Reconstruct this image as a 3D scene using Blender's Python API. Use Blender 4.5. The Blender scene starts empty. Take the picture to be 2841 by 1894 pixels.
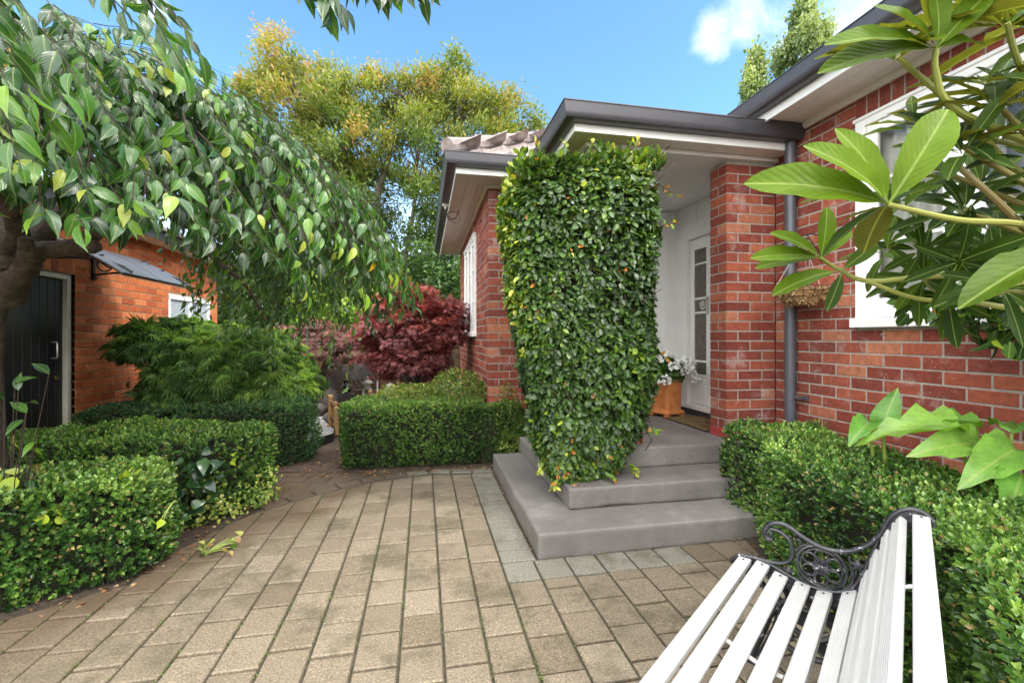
import bpy, math, random
import numpy as np
from mathutils import Vector, Matrix
R = math.radians
rng = np.random.default_rng(7)
rnd = random.Random(11)
scn = bpy.context.scene
COL = scn.collection
ORG = {}

# ------------------------------------------------------------------ helpers
def tag(o, label=None, cat=None, group=None, kind=None):
    if label: o['label'] = label
    if cat: o['category'] = cat
    if group: o['group'] = group
    if kind: o['kind'] = kind
    return o

def thing(name, loc, label, cat, group=None):
    o = bpy.data.objects.new(name, None); COL.objects.link(o)
    o.location = loc; o.empty_display_size = .1
    ORG[o.name] = np.array(loc, float)
    return tag(o, label, cat, group)

def link_mesh(name, me, parent=None):
    o = bpy.data.objects.new(name, me); COL.objects.link(o)
    if parent is not None:
        o.parent = parent
        ORG[o.name] = ORG.get(parent.name, np.zeros(3))
    else:
        ORG[o.name] = np.zeros(3)
    return o

def origin_of(parent):
    return ORG.get(parent.name, np.zeros(3)) if parent is not None else np.zeros(3)

def np_mesh(name, V, F, mats, parent=None, tint=None, smooth=False, mi=None):
    """V (n,3); F (m,k) array with constant k"""
    V = np.asarray(V, dtype=np.float32) - origin_of(parent).astype(np.float32)
    F = np.asarray(F, dtype=np.int32)
    m, k = F.shape
    me = bpy.data.meshes.new(name)
    me.vertices.add(len(V)); me.vertices.foreach_set('co', V.ravel())
    me.loops.add(m * k); me.loops.foreach_set('vertex_index', F.ravel())
    me.polygons.add(m)
    me.polygons.foreach_set('loop_start', np.arange(0, m * k, k, dtype=np.int32))
    me.polygons.foreach_set('loop_total', np.full(m, k, dtype=np.int32))
    if smooth: me.polygons.foreach_set('use_smooth', np.ones(m, dtype=bool))
    if mi is not None: me.polygons.foreach_set('material_index', np.asarray(mi, dtype=np.int32))
    me.update(calc_edges=True)
    if tint is not None:
        a = me.attributes.new('tint', 'FLOAT', 'POINT')
        a.data.foreach_set('value', np.asarray(tint, dtype=np.float32))
    for mt in (mats if isinstance(mats, (list, tuple)) else [mats]): me.materials.append(mt)
    return link_mesh(name, me, parent)

class MB:
    """collects shapes and links them as ONE mesh"""
    def __init__(s): s.v = []; s.f = []; s.m = []; s.t = []; s.cur = 0; s.tint = .5
    def add(s, vs, fs):
        b = len(s.v); s.v += [tuple(p) for p in vs]; s.t += [s.tint] * len(vs)
        s.f += [tuple(b + i for i in f) for f in fs]; s.m += [s.cur] * len(fs)
    def box(s, x0, x1, y0, y1, z0, z1):
        if x0 > x1: x0, x1 = x1, x0
        if y0 > y1: y0, y1 = y1, y0
        if z0 > z1: z0, z1 = z1, z0
        s.add([(x0,y0,z0),(x1,y0,z0),(x1,y1,z0),(x0,y1,z0),(x0,y0,z1),(x1,y0,z1),(x1,y1,z1),(x0,y1,z1)],
              [(0,3,2,1),(4,5,6,7),(0,1,5,4),(1,2,6,5),(2,3,7,6),(3,0,4,7)])
    def obox(s, c, ax, ay, az):
        """centre and three half-axis vectors"""
        c, ax, ay, az = map(np.array, (c, ax, ay, az))
        vs = [c + i*ax + j*ay + k*az for k in (-1, 1) for (i, j) in ((-1,-1),(1,-1),(1,1),(-1,1))]
        s.add(vs, [(0,3,2,1),(4,5,6,7),(0,1,5,4),(1,2,6,5),(2,3,7,6),(3,0,4,7)])
    def bar(s, a, b, w, h, up=(0,0,1)):
        a, b = np.array(a, float), np.array(b, float); d = b - a; L = np.linalg.norm(d); d /= L
        u = np.array(up, float); x = np.cross(d, u); x /= np.linalg.norm(x); z = np.cross(x, d)
        s.obox((a+b)/2, x*w/2, d*L/2, z*h/2)
    def tube(s, pts, r, n=6, caps=True):
        P = np.array(pts, float); m = len(P)
        r = np.full(m, r) if np.isscalar(r) else np.array(r, float)
        T = np.gradient(P, axis=0); T /= (np.linalg.norm(T, axis=1, keepdims=True) + 1e-9)
        up = np.array((0,0,1.)) if abs(T[0][2]) < .9 else np.array((1.,0,0))
        x = np.cross(T[0], up); x /= np.linalg.norm(x); vs = []
        for i in range(m):
            x = x - T[i]*np.dot(x, T[i]); x /= (np.linalg.norm(x)+1e-9); y = np.cross(T[i], x)
            for k in range(n):
                a = 2*math.pi*k/n; vs.append(P[i] + r[i]*(x*math.cos(a) + y*math.sin(a)))
        fs = [(i*n+k, i*n+(k+1) % n, (i+1)*n+(k+1) % n, (i+1)*n+k) for i in range(m-1) for k in range(n)]
        if caps: fs += [tuple(range(n-1, -1, -1)), tuple((m-1)*n+k for k in range(n))]
        s.add(vs, fs)
    def lathe(s, prof, c, n=20, sq=False):
        vs = []; m = len(prof)
        for (r, z) in prof:
            for k in range(n):
                a = 2*math.pi*(k+.5)/n
                vs.append((c[0]+r*math.cos(a), c[1]+r*math.sin(a), c[2]+z))
        fs = [(i*n+k, i*n+(k+1) % n, (i+1)*n+(k+1) % n, (i+1)*n+k) for i in range(m-1) for k in range(n)]
        fs += [tuple(range(n-1, -1, -1)), tuple((m-1)*n+k for k in range(n))]
        s.add(vs, fs)
    def prism(s, poly, z0, z1):
        n = len(poly)
        vs = [(p[0], p[1], z0) for p in poly] + [(p[0], p[1], z1) for p in poly]
        s.add(vs, [tuple(range(n-1, -1, -1)), tuple(range(n, 2*n))] + [(i, (i+1) % n, n+(i+1) % n, n+i) for i in range(n)])
    def sweep(s, path, prof, closed_prof=True):
        """mitred sweep; prof = (outward, z); outward is to the left of the path"""
        P = [np.array(p[:2], float) for p in path]; m = len(P); k = len(prof); vs = []
        zs = [p[2] if len(p) > 2 else 0. for p in path]
        for i in range(m):
            d0 = (P[i]-P[i-1]) if i > 0 else (P[1]-P[0]); d1 = (P[i+1]-P[i]) if i < m-1 else d0
            d0 = d0/np.linalg.norm(d0); d1 = d1/np.linalg.norm(d1)
            n0 = np.array((-d0[1], d0[0])); n1 = np.array((-d1[1], d1[0])); b = (n0+n1); b /= np.dot(b, n0)
            for (o, z) in prof: vs.append((P[i][0]+b[0]*o, P[i][1]+b[1]*o, z+zs[i]))
        fs = []
        for i in range(m-1):
            for j in range(k if closed_prof else k-1):
                fs.append((i*k+j, (i+1)*k+j, (i+1)*k+(j+1) % k, i*k+(j+1) % k))
        if closed_prof: fs += [tuple(range(k)), tuple((m-1)*k+j for j in range(k-1, -1, -1))]
        s.add(vs, fs)
    def build(s, name, mats, parent=None, smooth=False, bevel=0, angle=None, seg=1):
        o0 = origin_of(parent)
        me = bpy.data.meshes.new(name)
        me.from_pydata([(p[0]-o0[0], p[1]-o0[1], p[2]-o0[2]) for p in s.v], [], s.f)
        a = me.attributes.new('tint', 'FLOAT', 'POINT'); a.data.foreach_set('value', np.array(s.t, dtype=np.float32))
        me.polygons.foreach_set('material_index', np.array(s.m, dtype=np.int32))
        import bmesh
        bm = bmesh.new(); bm.from_mesh(me); bmesh.ops.recalc_face_normals(bm, faces=bm.faces); bm.to_mesh(me); bm.free()
        if smooth:
            me.polygons.foreach_set('use_smooth', np.ones(len(s.f), dtype=bool))
            try: me.set_sharp_from_angle(angle=R(angle or 40))
            except Exception: pass
        for mt in (mats if isinstance(mats, (list, tuple)) else [mats]): me.materials.append(mt)
        o = link_mesh(name, me, parent)
        if bevel:
            b = o.modifiers.new('bevel', 'BEVEL'); b.width = bevel; b.segments = seg; b.limit_method = 'ANGLE'; b.angle_limit = R(35)
        return o

# ------------------------------------------------------------------ materials
def mat(name):
    m = bpy.data.materials.new(name); m.use_nodes = True
    nt = m.node_tree; nt.nodes.clear()
    out = nt.nodes.new('ShaderNodeOutputMaterial'); b = nt.nodes.new('ShaderNodeBsdfPrincipled')
    nt.links.new(b.outputs[0], out.inputs[0])
    return m, nt, b, out
def N(nt, t, **k):
    n = nt.nodes.new(t)
    for a, v in k.items(): setattr(n, a, v)
    return n
def ramp(nt, stops, inp=None, interp='LINEAR'):
    r = N(nt, 'ShaderNodeValToRGB'); cr = r.color_ramp; cr.interpolation = interp
    while len(cr.elements) < len(stops): cr.elements.new(.5)
    for e, (p, c) in zip(cr.elements, stops):
        e.position = p; e.color = (*c, 1) if len(c) == 3 else c
    if inp is not None: nt.links.new(inp, r.inputs[0])
    return r
def coords(nt, kind='Object'):
    return N(nt, 'ShaderNodeTexCoord').outputs[kind]
def noise(nt, scale, detail=4, rough=.55, vec=None, dist=0):
    n = N(nt, 'ShaderNodeTexNoise'); n.inputs['Scale'].default_value = scale
    n.inputs['Detail'].default_value = detail; n.inputs['Roughness'].default_value = rough; n.inputs['Distortion'].default_value = dist
    nt.links.new(vec if vec is not None else coords(nt), n.inputs['Vector'])
    return n
def mixc(nt, fac, a, b, mode='MIX'):
    m = N(nt, 'ShaderNodeMix', data_type='RGBA', blend_type=mode)
    for s, v in ((0, fac), (6, a), (7, b)):
        if isinstance(v, (int, float)): m.inputs[s].default_value = v
        elif isinstance(v, (tuple, list)): m.inputs[s].default_value = (*v, 1) if len(v) == 3 else v
        else: nt.links.new(v, m.inputs[s])
    return m.outputs[2]
def math_(nt, op, a, b=None, c=None, clamp=False):
    m = N(nt, 'ShaderNodeMath', operation=op); m.use_clamp = clamp
    for i, v in enumerate((a, b, c)):
        if v is None: continue
        if isinstance(v, (int, float)): m.inputs[i].default_value = v
        else: nt.links.new(v, m.inputs[i])
    return m.outputs[0]
def bump(nt, b, h, strength=.3, dist=.01):
    n = N(nt, 'ShaderNodeBump'); n.inputs['Strength'].default_value = strength; n.inputs['Distance'].default_value = dist
    nt.links.new(h, n.inputs['Height']); nt.links.new(n.outputs[0], b.inputs['Normal']); return n
def attr(nt, name='tint'):
    a = N(nt, 'ShaderNodeAttribute'); a.attribute_name = name; return a.outputs['Fac']
def thresh(nt, v, lo, hi):
    m = N(nt, 'ShaderNodeMapRange'); m.interpolation_type = 'SMOOTHSTEP'
    m.inputs['From Min'].default_value = lo; m.inputs['From Max'].default_value = hi
    nt.links.new(v, m.inputs['Value']); return m.outputs[0]

def paint(name, col, rough=.45, var=.08, scale=6, metal=0, bumpk=.1, bs=60, chips=None, spec=.5):
    m, nt, b, _ = mat(name)
    n = noise(nt, scale, 5); d = tuple(c*(1-var) for c in col); l = tuple(min(1, c*(1+var)) for c in col)
    c = ramp(nt, [(.3, d), (.7, l)], n.outputs[0]).outputs[0]
    if chips:
        n3 = noise(nt, chips[1], 6, .7); c = mixc(nt, thresh(nt, n3.outputs[0], chips[2], chips[2]+.03), c, chips[0])
    nt.links.new(c, b.inputs['Base Color'])
    b.inputs['Roughness'].default_value = rough; b.inputs['Metallic'].default_value = metal
    b.inputs['Specular IOR Level'].default_value = spec
    n2 = noise(nt, bs, 3); bump(nt, b, n2.outputs[0], bumpk, .003)
    return m

def foliage(name, stops, trans=.35, rough=.4, nscale=3, back=None, backfac=.5, veins=False, spec=.5, tcol=None, tmul=1.6):
    m, nt, b, out = mat(name)
    c = ramp(nt, stops, attr(nt)).outputs[0]
    n = noise(nt, nscale, 3)
    c = mixc(nt, .55, c, ramp(nt, [(.25, (.48,.50,.52)), (.75, (1.4,1.35,1.15))], n.outputs[0]).outputs[0], 'MULTIPLY')
    if back:
        g = N(nt, 'ShaderNodeNewGeometry'); c0 = c
        c = mixc(nt, math_(nt, 'MULTIPLY', g.outputs['Backfacing'], backfac), c, back)
    if veins:
        lx, ly = math_(nt, 'ABSOLUTE', attr(nt, 'leafx')), attr(nt, 'leafy')
        rib = thresh(nt, lx, veins[1]*1.6, veins[1]*.6)
        side = math_(nt, 'SINE', math_(nt, 'MULTIPLY', math_(nt, 'SUBTRACT', ly, math_(nt, 'MULTIPLY', lx, veins[3])), veins[0]*6.283))
        c = mixc(nt, math_(nt, 'MULTIPLY', thresh(nt, side, .55, 1.), .10), c, mixc(nt, 1, c, (1.9,1.8,1.5), 'MULTIPLY'))
        c = mixc(nt, math_(nt, 'MULTIPLY', rib, veins[2]), c, (.34,.42,.12))
        bump(nt, b, math_(nt, 'SUBTRACT', math_(nt, 'MULTIPLY', side, -.5), math_(nt, 'MULTIPLY', rib, 1.2)), .35, .0012)
        n9 = noise(nt, 60, 4, .7); c = mixc(nt, .35, c, ramp(nt, [(.3,(.7,.72,.7)),(.7,(1.3,1.25,1.2))], n9.outputs[0]).outputs[0], 'MULTIPLY')
    nt.links.new(c, b.inputs['Base Color'])
    b.inputs['Roughness'].default_value = rough; b.inputs['Specular IOR Level'].default_value = spec
    if trans > 0:
        t = N(nt, 'ShaderNodeBsdfTranslucent')
        tc = mixc(nt, 1, c, tcol or (tmul, tmul*1.05, tmul*.35), 'MULTIPLY')
        nt.links.new(tc, t.inputs[0])
        mx = N(nt, 'ShaderNodeMixShader'); mx.inputs[0].default_value = trans
        nt.links.new(b.outputs[0], mx.inputs[1]); nt.links.new(t.outputs[0], mx.inputs[2]); nt.links.new(mx.outputs[0], out.inputs[0])
    return m

def brick_mat(name, stops, splat=.0, wash=(.75,.7,.66), grime=0.3, splat_scale=55):
    m, nt, b, _ = mat(name)
    c = ramp(nt, stops, attr(nt)).outputs[0]
    co = coords(nt)
    n = noise(nt, 22, 6, .7, co); c = mixc(nt, .5, c, ramp(nt, [(.28, (.32,.32,.36)), (.48, (.92,.92,.92)), (.72, (1.65,1.6,1.5))], n.outputs[0]).outputs[0], 'MULTIPLY')
    n4 = noise(nt, 1.6, 4, .6, co); c = mixc(nt, thresh(nt, n4.outputs[0], .48, .72), c, mixc(nt, grime, c, (.10,.05,.045)))
    if splat:
        n2 = noise(nt, splat_scale, 3, .65, co, 1.5); n3 = noise(nt, 2.1, 3, .6, co)
        f = math_(nt, 'MULTIPLY', thresh(nt, n2.outputs[0], .655, .70), thresh(nt, n3.outputs[0], .42, .62))
        c = mixc(nt, math_(nt, 'MULTIPLY', f, splat), c, wash)
        n5 = noise(nt, 5, 5, .7, co); c = mixc(nt, math_(nt, 'MULTIPLY', thresh(nt, n5.outputs[0], .54, .76), .34*splat), c, wash)
    nt.links.new(c, b.inputs['Base Color']); b.inputs['Roughness'].default_value = .8; b.inputs['Specular IOR Level'].default_value = .3
    nb = noise(nt, 140, 6, .7, co); bump(nt, b, nb.outputs[0], .5, .004)
    return m
def mortar_mat(name, col):
    m, nt, b, _ = mat(name); n = noise(nt, 40, 6, .7)
    c = ramp(nt, [(.3, tuple(x*.6 for x in col)), (.6, col), (.8, tuple(min(1, x*1.15) for x in col))], n.outputs[0])
    nt.links.new(c.outputs[0], b.inputs['Base Color']); b.inputs['Roughness'].default_value = .95
    bump(nt, b, noise(nt, 200, 5).outputs[0], .6, .004); return m

M = {}
M['brick'] = brick_mat('red_brick', [(0,(.05,.025,.02)),(.05,(.11,.038,.03)),(.12,(.22,.050,.032)),(.35,(.19,.045,.032)),(.6,(.27,.066,.041)),(.85,(.36,.100,.052)),(1,(.41,.16,.09))], splat=1.)
M['mortar'] = mortar_mat('grey_mortar', (.40,.375,.33))
M['obrick'] = brick_mat('orange_brick', [(0,(.34,.08,.035)),(.3,(.48,.12,.04)),(.7,(.62,.175,.058)),(1,(.68,.23,.09))], splat=0, grime=.25)
M['omortar'] = mortar_mat('tan_mortar', (.36,.25,.14))
M['white'] = paint('white_paint', (.87,.87,.85), .4, .04, 5, chips=((.5,.48,.44), 30, .80))
M['dwhite'] = paint('interior_white_paint', (.84,.84,.83), .5, .05, 3)
M['cream'] = paint('cream_soffit_paint', (.72,.69,.64), .5, .06, 3)
M['offwhite'] = paint('eave_white_paint', (.83,.83,.79), .5, .06, 6, chips=((.42,.42,.36), 14, .73))
M['gutter'] = paint('dark_grey_gutter_paint', (.055,.053,.062), .33, .12, 5, spec=.6)
M['pipe'] = paint('grey_downpipe_paint', (.085,.088,.105), .35, .15, 5)
M['black'] = paint('black_door_paint', (.011,.012,.012), .42, .25, 4, spec=.4)
M['cream2'] = paint('cream_frame_paint', (.62,.58,.47), .5, .1, 6, chips=((.35,.3,.22), 18, .72))
M['metal'] = paint('brushed_metal', (.6,.58,.52), .35, .1, 30, metal=.9)
M['brass'] = paint('brass', (.55,.38,.14), .35, .2, 30, metal=.9)
M['pinkred'] = paint('red_base_paint', (.36,.05,.045), .6, .25, 9, chips=((.55,.5,.47), 22, .70))
M['wire'] = paint('black_cable', (.02,.02,.02), .5, .1)
M['stake'] = paint('green_stake', (.035,.12,.08), .5, .2)

def concrete():
    m, nt, b, _ = mat('painted_concrete'); co = coords(nt)
    n = noise(nt, 1.7, 6, .65, co)
    c = ramp(nt, [(.25,(.122,.112,.104)), (.5,(.195,.180,.168)), (.78,(.275,.256,.238))], n.outputs[0]).outputs[0]
    n2 = noise(nt, 9, 7, .75, co); c = mixc(nt, math_(nt, 'MULTIPLY', thresh(nt, n2.outputs[0], .52, .72), .3), c, (.085,.07,.06))
    n3 = noise(nt, 120, 3, .6, co); c = mixc(nt, thresh(nt, n3.outputs[0], .74, .76), c, (.62,.6,.55))
    n5 = noise(nt, 75, 3, .6, co); c = mixc(nt, thresh(nt, n5.outputs[0], .73, .75), c, (.05,.04,.03))
    nt.links.new(c, b.inputs['Base Color']); b.inputs['Roughness'].default_value = .62; b.inputs['Specular IOR Level'].default_value = .35
    mp = N(nt, 'ShaderNodeMapping'); mp.inputs['Scale'].default_value = (1, 1, 1.5); nt.links.new(co, mp.inputs[0])
    n4 = noise(nt, 14, 9, .78, mp.outputs[0]); n7 = noise(nt, 3.2, 6, .7, co); c2 = mixc(nt, math_(nt, 'MULTIPLY', thresh(nt, n7.outputs[0], .56, .66), .35), c, (.33,.31,.29)); n8 = noise(nt, 28, 6, .8, co); c2 = mixc(nt, math_(nt, 'MULTIPLY', thresh(nt, n8.outputs[0], .60, .68), .4), c2, (.10,.085,.075)); nt.links.new(c2, b.inputs['Base Color']); bump(nt, b, n4.outputs[0], .6, .014); return m
M['concrete'] = concrete()

def paver():
    m, nt, b, _ = mat('tan_paver'); co = coords(nt)
    c = ramp(nt, [(0,(.095,.072,.048)), (.35,(.160,.130,.092)), (.6,(.208,.174,.128)), (.84,(.265,.225,.17)), (.86,(.175,.172,.142)), (.93,(.21,.205,.172)), (.945,(.085,.08,.072)), (1,(.13,.12,.105))], attr(nt)).outputs[0]
    n = noise(nt, 120, 4, .75, co); c = mixc(nt, .9, c, ramp(nt, [(.30,(.25,.25,.25)), (.45,(.92,.92,.92)), (.55,(1.05,1.05,1.05)), (.68,(2.1,1.95,1.8))], n.outputs[0]).outputs[0], 'MULTIPLY')
    n6 = noise(nt, 60, 4, .7, co); c = mixc(nt, .5, c, ramp(nt, [(.3,(.75,.72,.7)), (.7,(1.25,1.2,1.12))], n6.outputs[0]).outputs[0], 'MULTIPLY')
    # dark stains and mossy tinge in patches of their own shape
    n2 = noise(nt, 2.4, 6, .72, co); c = mixc(nt, math_(nt, 'MULTIPLY', thresh(nt, n2.outputs[0], .47, .64), .62), c, (.075,.065,.038))
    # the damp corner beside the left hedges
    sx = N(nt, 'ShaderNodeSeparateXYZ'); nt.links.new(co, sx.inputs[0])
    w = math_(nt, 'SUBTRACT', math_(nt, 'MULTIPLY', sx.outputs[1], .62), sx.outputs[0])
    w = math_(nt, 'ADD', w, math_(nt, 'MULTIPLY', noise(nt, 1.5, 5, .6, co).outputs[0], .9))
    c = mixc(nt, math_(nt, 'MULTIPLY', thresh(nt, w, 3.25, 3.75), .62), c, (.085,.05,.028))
    nt.links.new(c, b.inputs['Base Color']); b.inputs['Roughness'].default_value = .85; b.inputs['Specular IOR Level'].default_value = .3
    bump(nt, b, n.outputs[0], .55, .004); return m
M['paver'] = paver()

def soil(name, cols, sc=30, bd=.02):
    m, nt, b, _ = mat(name); co = coords(nt); n = noise(nt, sc, 8, .75, co)
    c = ramp(nt, cols, n.outputs[0]).outputs[0]; nt.links.new(c, b.inputs['Base Color']); b.inputs['Roughness'].default_value = .95
    bump(nt, b, noise(nt, sc*2, 6, .7, co).outputs[0], .8, bd); return m
M['soil'] = soil('garden_soil', [(.3,(.018,.013,.010)), (.5,(.05,.035,.025)), (.75,(.12,.085,.06))], 26)
M['joint'] = soil('joint_soil', [(.3,(.035,.030,.020)), (.55,(.075,.068,.045)), (.75,(.10,.10,.055))], 40, .004)
M['mulch'] = soil('bark_mulch', [(.3,(.03,.02,.016)), (.5,(.085,.058,.042)), (.7,(.17,.12,.09))], 45)
M['litter'] = foliage('dry_leaf', [(0,(.10,.045,.02)), (.4,(.22,.09,.035)), (.7,(.33,.15,.06)), (1,(.42,.3,.16))], 0, .7)
M['moss'] = foliage('joint_moss', [(0,(.04,.07,.012)), (.6,(.085,.15,.018)), (1,(.17,.26,.04))], .2, .7)
M['bark'] = soil('cherry_bark', [(.3,(.035,.026,.02)), (.5,(.10,.078,.06)), (.75,(.22,.19,.16))], 14, .02)
M['bark2'] = soil('grey_bark', [(.3,(.06,.05,.04)), (.5,(.14,.12,.10)), (.75,(.27,.25,.22))], 9, .02)
M['twig'] = soil('brown_twig', [(.3,(.02,.014,.010)), (.7,(.065,.042,.03))], 30, .004)
M['hcore'] = soil('hedge_inner_twigs', [(.3,(.010,.014,.006)), (.6,(.03,.034,.014)), (.75,(.07,.06,.03))], 60)

# ------------------------------------------------------------------ leaves
def T_oval(fold=.18):     # 4 verts folded diamond-oval, triangles
    v = np.array([(0,0,0), (.30,.42,fold), (0,.5,0), (-.30,.42,fold), (.2,.78,fold*.5), (-.2,.78,fold*.5), (0,1,-.02)], float)
    f = np.array([(0,1,2),(0,2,3),(1,4,2),(2,5,3),(4,6,2),(2,6,5)])
    return v, f
def T_tiny(fold=.16, w=.34):
    v = np.array([(0,0,0), (w,.5,fold), (0,1,0), (-w,.5,fold)], float)
    return v, np.array([(0,1,2),(0,2,3)])
def T_rows(rows, fold=.25, droop=.3, cup=0., wav=0.):
    """rows: list of (t, halfwidth) -> quads"""
    v = []
    for t, w in rows:
        z = -droop*t*t
        for k, x in enumerate((-1, -.5, 0, .5, 1)):
            v.append((x*w, t*(1-.12*droop), z + fold*abs(x)*w + (wav*math.sin(t*19+k*2.)*abs(x)*w if wav else 0)))
    f = [(i*5+k, i*5+k+1, (i+1)*5+k+1, (i+1)*5+k) for i in range(len(rows)-1) for k in range(4)]
    return np.array(v, float), np.array(f)
def T_rows3(rows, fold=.25, droop=.3):
    v = []
    for t, w in rows:
        z = -droop*t*t
        for x in (-1, 0, 1): v.append((x*w, t*(1-.12*droop), z + fold*abs(x)*w))
    f = [(i*3+k, i*3+k+1, (i+1)*3+k+1, (i+1)*3+k) for i in range(len(rows)-1) for k in range(2)]
    return np.array(v, float), np.array(f)
def T_palm(nl=5, spread=75, w=.13, droop=.25):
    v = []; f = []
    for i in range(nl):
        a = R(-spread + 2*spread*i/(nl-1)); L = 1 - .38*abs(i-(nl-1)/2)/((nl-1)/2)
        d = np.array((math.sin(a), math.cos(a))); p = np.array((d[1], -d[0])); b = len(v)
        v += [(0,0,0), (*(d*L*.5+p*w*L), -droop*.12), (*(d*L), -droop*L), (*(d*L*.5-p*w*L), -droop*.12)]
        f += [(b, b+1, b+2), (b, b+2, b+3)]
    return np.array(v, float), np.array(f)

TT = dict(oval=T_oval(), tiny=T_tiny(), slim=T_tiny(.05, .16),
          cherry=T_rows3([(0,.01),(.16,.14),(.40,.215),(.66,.17),(.86,.06),(1,.004)], .4, .42),
          fig=T_rows3([(0,.02),(.22,.22),(.5,.30),(.78,.22),(1,.03)], .22, .15),
          rhodo=T_rows([(0,.012),(.07,.014),(.14,.055),(.22,.09),(.32,.122),(.42,.145),(.52,.158),(.62,.166),(.72,.162),(.82,.142),(.91,.098),(.97,.052),(1,.012)], .32, .30, wav=.08),
          calla=T_rows([(-.10,.06),(-.04,.20),(.04,.27),(.16,.29),(.32,.27),(.48,.235),(.62,.19),(.76,.13),(.9,.06),(1,.005)], .45, .40, wav=.35),
          ivy=T_rows3([(0,.1),(.08,.34),(.3,.36),(.55,.26),(.8,.12),(1,.01)], .2, .3),
          palm=T_palm(), lace=T_palm(7, 80, .055, .6), round=T_rows3([(0,.15),(.2,.42),(.5,.5),(.8,.4),(1,.12)], .15, .1))

def unit(a):
    return a / (np.linalg.norm(a, axis=-1, keepdims=True) + 1e-9)
def leaves(name, tmpl, P, D, Nn, S, tint, material, parent=None, smooth=False, wvar=0.0, wid=1.0):
    tv, tf = TT[tmpl] if isinstance(tmpl, str) else tmpl
    P, D, Nn = np.asarray(P, float), unit(np.asarray(D, float)), np.asarray(Nn, float)
    n = len(P); S = np.broadcast_to(np.asarray(S, float), (n,))
    X = unit(np.cross(D, Nn)); Z = np.cross(X, D)
    wv = (1 + wvar*rng.uniform(-1, 1, n))*np.broadcast_to(np.asarray(wid, float), (n,))
    V = (P[:, None, :] + S[:, None, None]*(tv[None, :, 0, None]*X[:, None, :]*wv[:, None, None] + tv[None, :, 1, None]*D[:, None, :] + tv[None, :, 2, None]*Z[:, None, :]))
    k = len(tv)
    F = (tf[None] + (np.arange(n)*k)[:, None, None]).reshape(-1, tf.shape[1])
    o = np_mesh(name, V.reshape(-1, 3), F, material, parent, np.repeat(np.broadcast_to(np.asarray(tint, float), (n,)), k), smooth)
    if k > 8:
        mw = np.abs(tv[:, 0]).max()
        for nm, vals in (('leafx', tv[:, 0]/mw), ('leafy', tv[:, 1])):
            a = o.data.attributes.new(nm, 'FLOAT', 'POINT'); a.data.foreach_set('value', np.tile(vals, n).astype(np.float32))
    return o

class Field:
    """cheap smooth value field"""
    def __init__(s, seed, freq, n=7):
        g = np.random.default_rng(seed); s.k = g.normal(0, 1, (n, 3))*freq; s.p = g.uniform(0, 6.28, n)
    def __call__(s, P):
        return np.sin(np.asarray(P) @ s.k.T + s.p).sum(-1)/math.sqrt(len(s.p))
def rand_unit(n): return unit(rng.normal(0, 1, (n, 3)))
def rot2(v, a): return (v[0]*math.cos(a)-v[1]*math.sin(a), v[0]*math.sin(a)+v[1]*math.cos(a))
# ------------------------------------------------------------------ ground, paving
def in_poly(P, poly):
    P = np.asarray(P); x, y = P[:, 0], P[:, 1]; r = np.zeros(len(P), bool); n = len(poly)
    for i in range(n):
        x1, y1 = poly[i]; x2, y2 = poly[(i+1) % n]
        c = ((y1 > y) != (y2 > y)) & (x < (x2-x1)*(y-y1)/(y2-y1+1e-12)+x1); r ^= c
    return r
g = MB(); g.box(-300, 300, -300, 300, -.6, -.05)
o = g.build('ground', M['soil']); tag(o, kind='structure')
g = MB(); g.prism([(-5,-2.5),(3.6,-2.5),(3.6,5.4),(-.8,5.4),(-2.2,5.2),(-5,5)], -.049, -.014)
tag(g.build('soil_bed', M['joint']), kind='structure')
# paver field: columns run along Y
FIELD = [(.455,4.42),(.06,4.49),(-.44,4.36),(-.84,4.12),(-1.04,3.96),(-1.24,3.80),(-1.50,3.46),(-1.78,3.04),(-2.10,2.54),(-2.5,2.1),(-3.0,1.7),(-3.6,.8),(-3.6,-1.6),(3.3,-1.6),(3.3,2.42),(.455,2.42)]
pav = MB()
def clip_poly(sub, clip):
    """Sutherland-Hodgman against a convex quad 'clip' of a polygon 'sub'"""
    out = sub
    for i in range(len(clip)):
        a, b = clip[i], clip[(i+1) % len(clip)]; inp, out = out, []
        if not inp: return []
        def side(p): return (b[0]-a[0])*(p[1]-a[1])-(b[1]-a[1])*(p[0]-a[0])
        for j in range(len(inp)):
            p, q = inp[j-1], inp[j]; sp, sq = side(p), side(q)
            if sq >= 0:
                if sp < 0: t = sp/(sp-sq); out.append((p[0]+t*(q[0]-p[0]), p[1]+t*(q[1]-p[1])))
                out.append(q)
            elif sp >= 0: t = sp/(sp-sq); out.append((p[0]+t*(q[0]-p[0]), p[1]+t*(q[1]-p[1])))
    return out
def area(p): return .5*sum(p[i-1][0]*p[i][1]-p[i][0]*p[i-1][1] for i in range(len(p)))
def paver_poly(poly, tint, h=0.):
    """one paver with a chamfered rim"""
    if len(poly) < 3: return
    if area(poly) < 0: poly = poly[::-1]
    if abs(area(poly)) < .004: return
    n = len(poly); c = (sum(p[0] for p in poly)/n, sum(p[1] for p in poly)/n)
    tl = (rnd.uniform(-.006,.006), rnd.uniform(-.006,.006))
    def ring(d, z):
        r = []
        for p in poly:
            L = math.hypot(p[0]-c[0], p[1]-c[1]); k = 1-d/max(L, .02)
            x, y = c[0]+(p[0]-c[0])*k, c[1]+(p[1]-c[1])*k
            r.append((x, y, z + h + (x-c[0])*tl[0] + (y-c[1])*tl[1]))
        return r
    vs = ring(.004, -.03) + ring(.004, -.005) + ring(.011, 0)
    pav.tint = tint
    pav.add(vs, [(i, (i+1) % n, n+(i+1) % n, n+i) for i in range(n)] + [(n+i, n+(i+1) % n, 2*n+(i+1) % n, 2*n+i) for i in range(n)] + [tuple(range(2*n, 3*n))])
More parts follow.
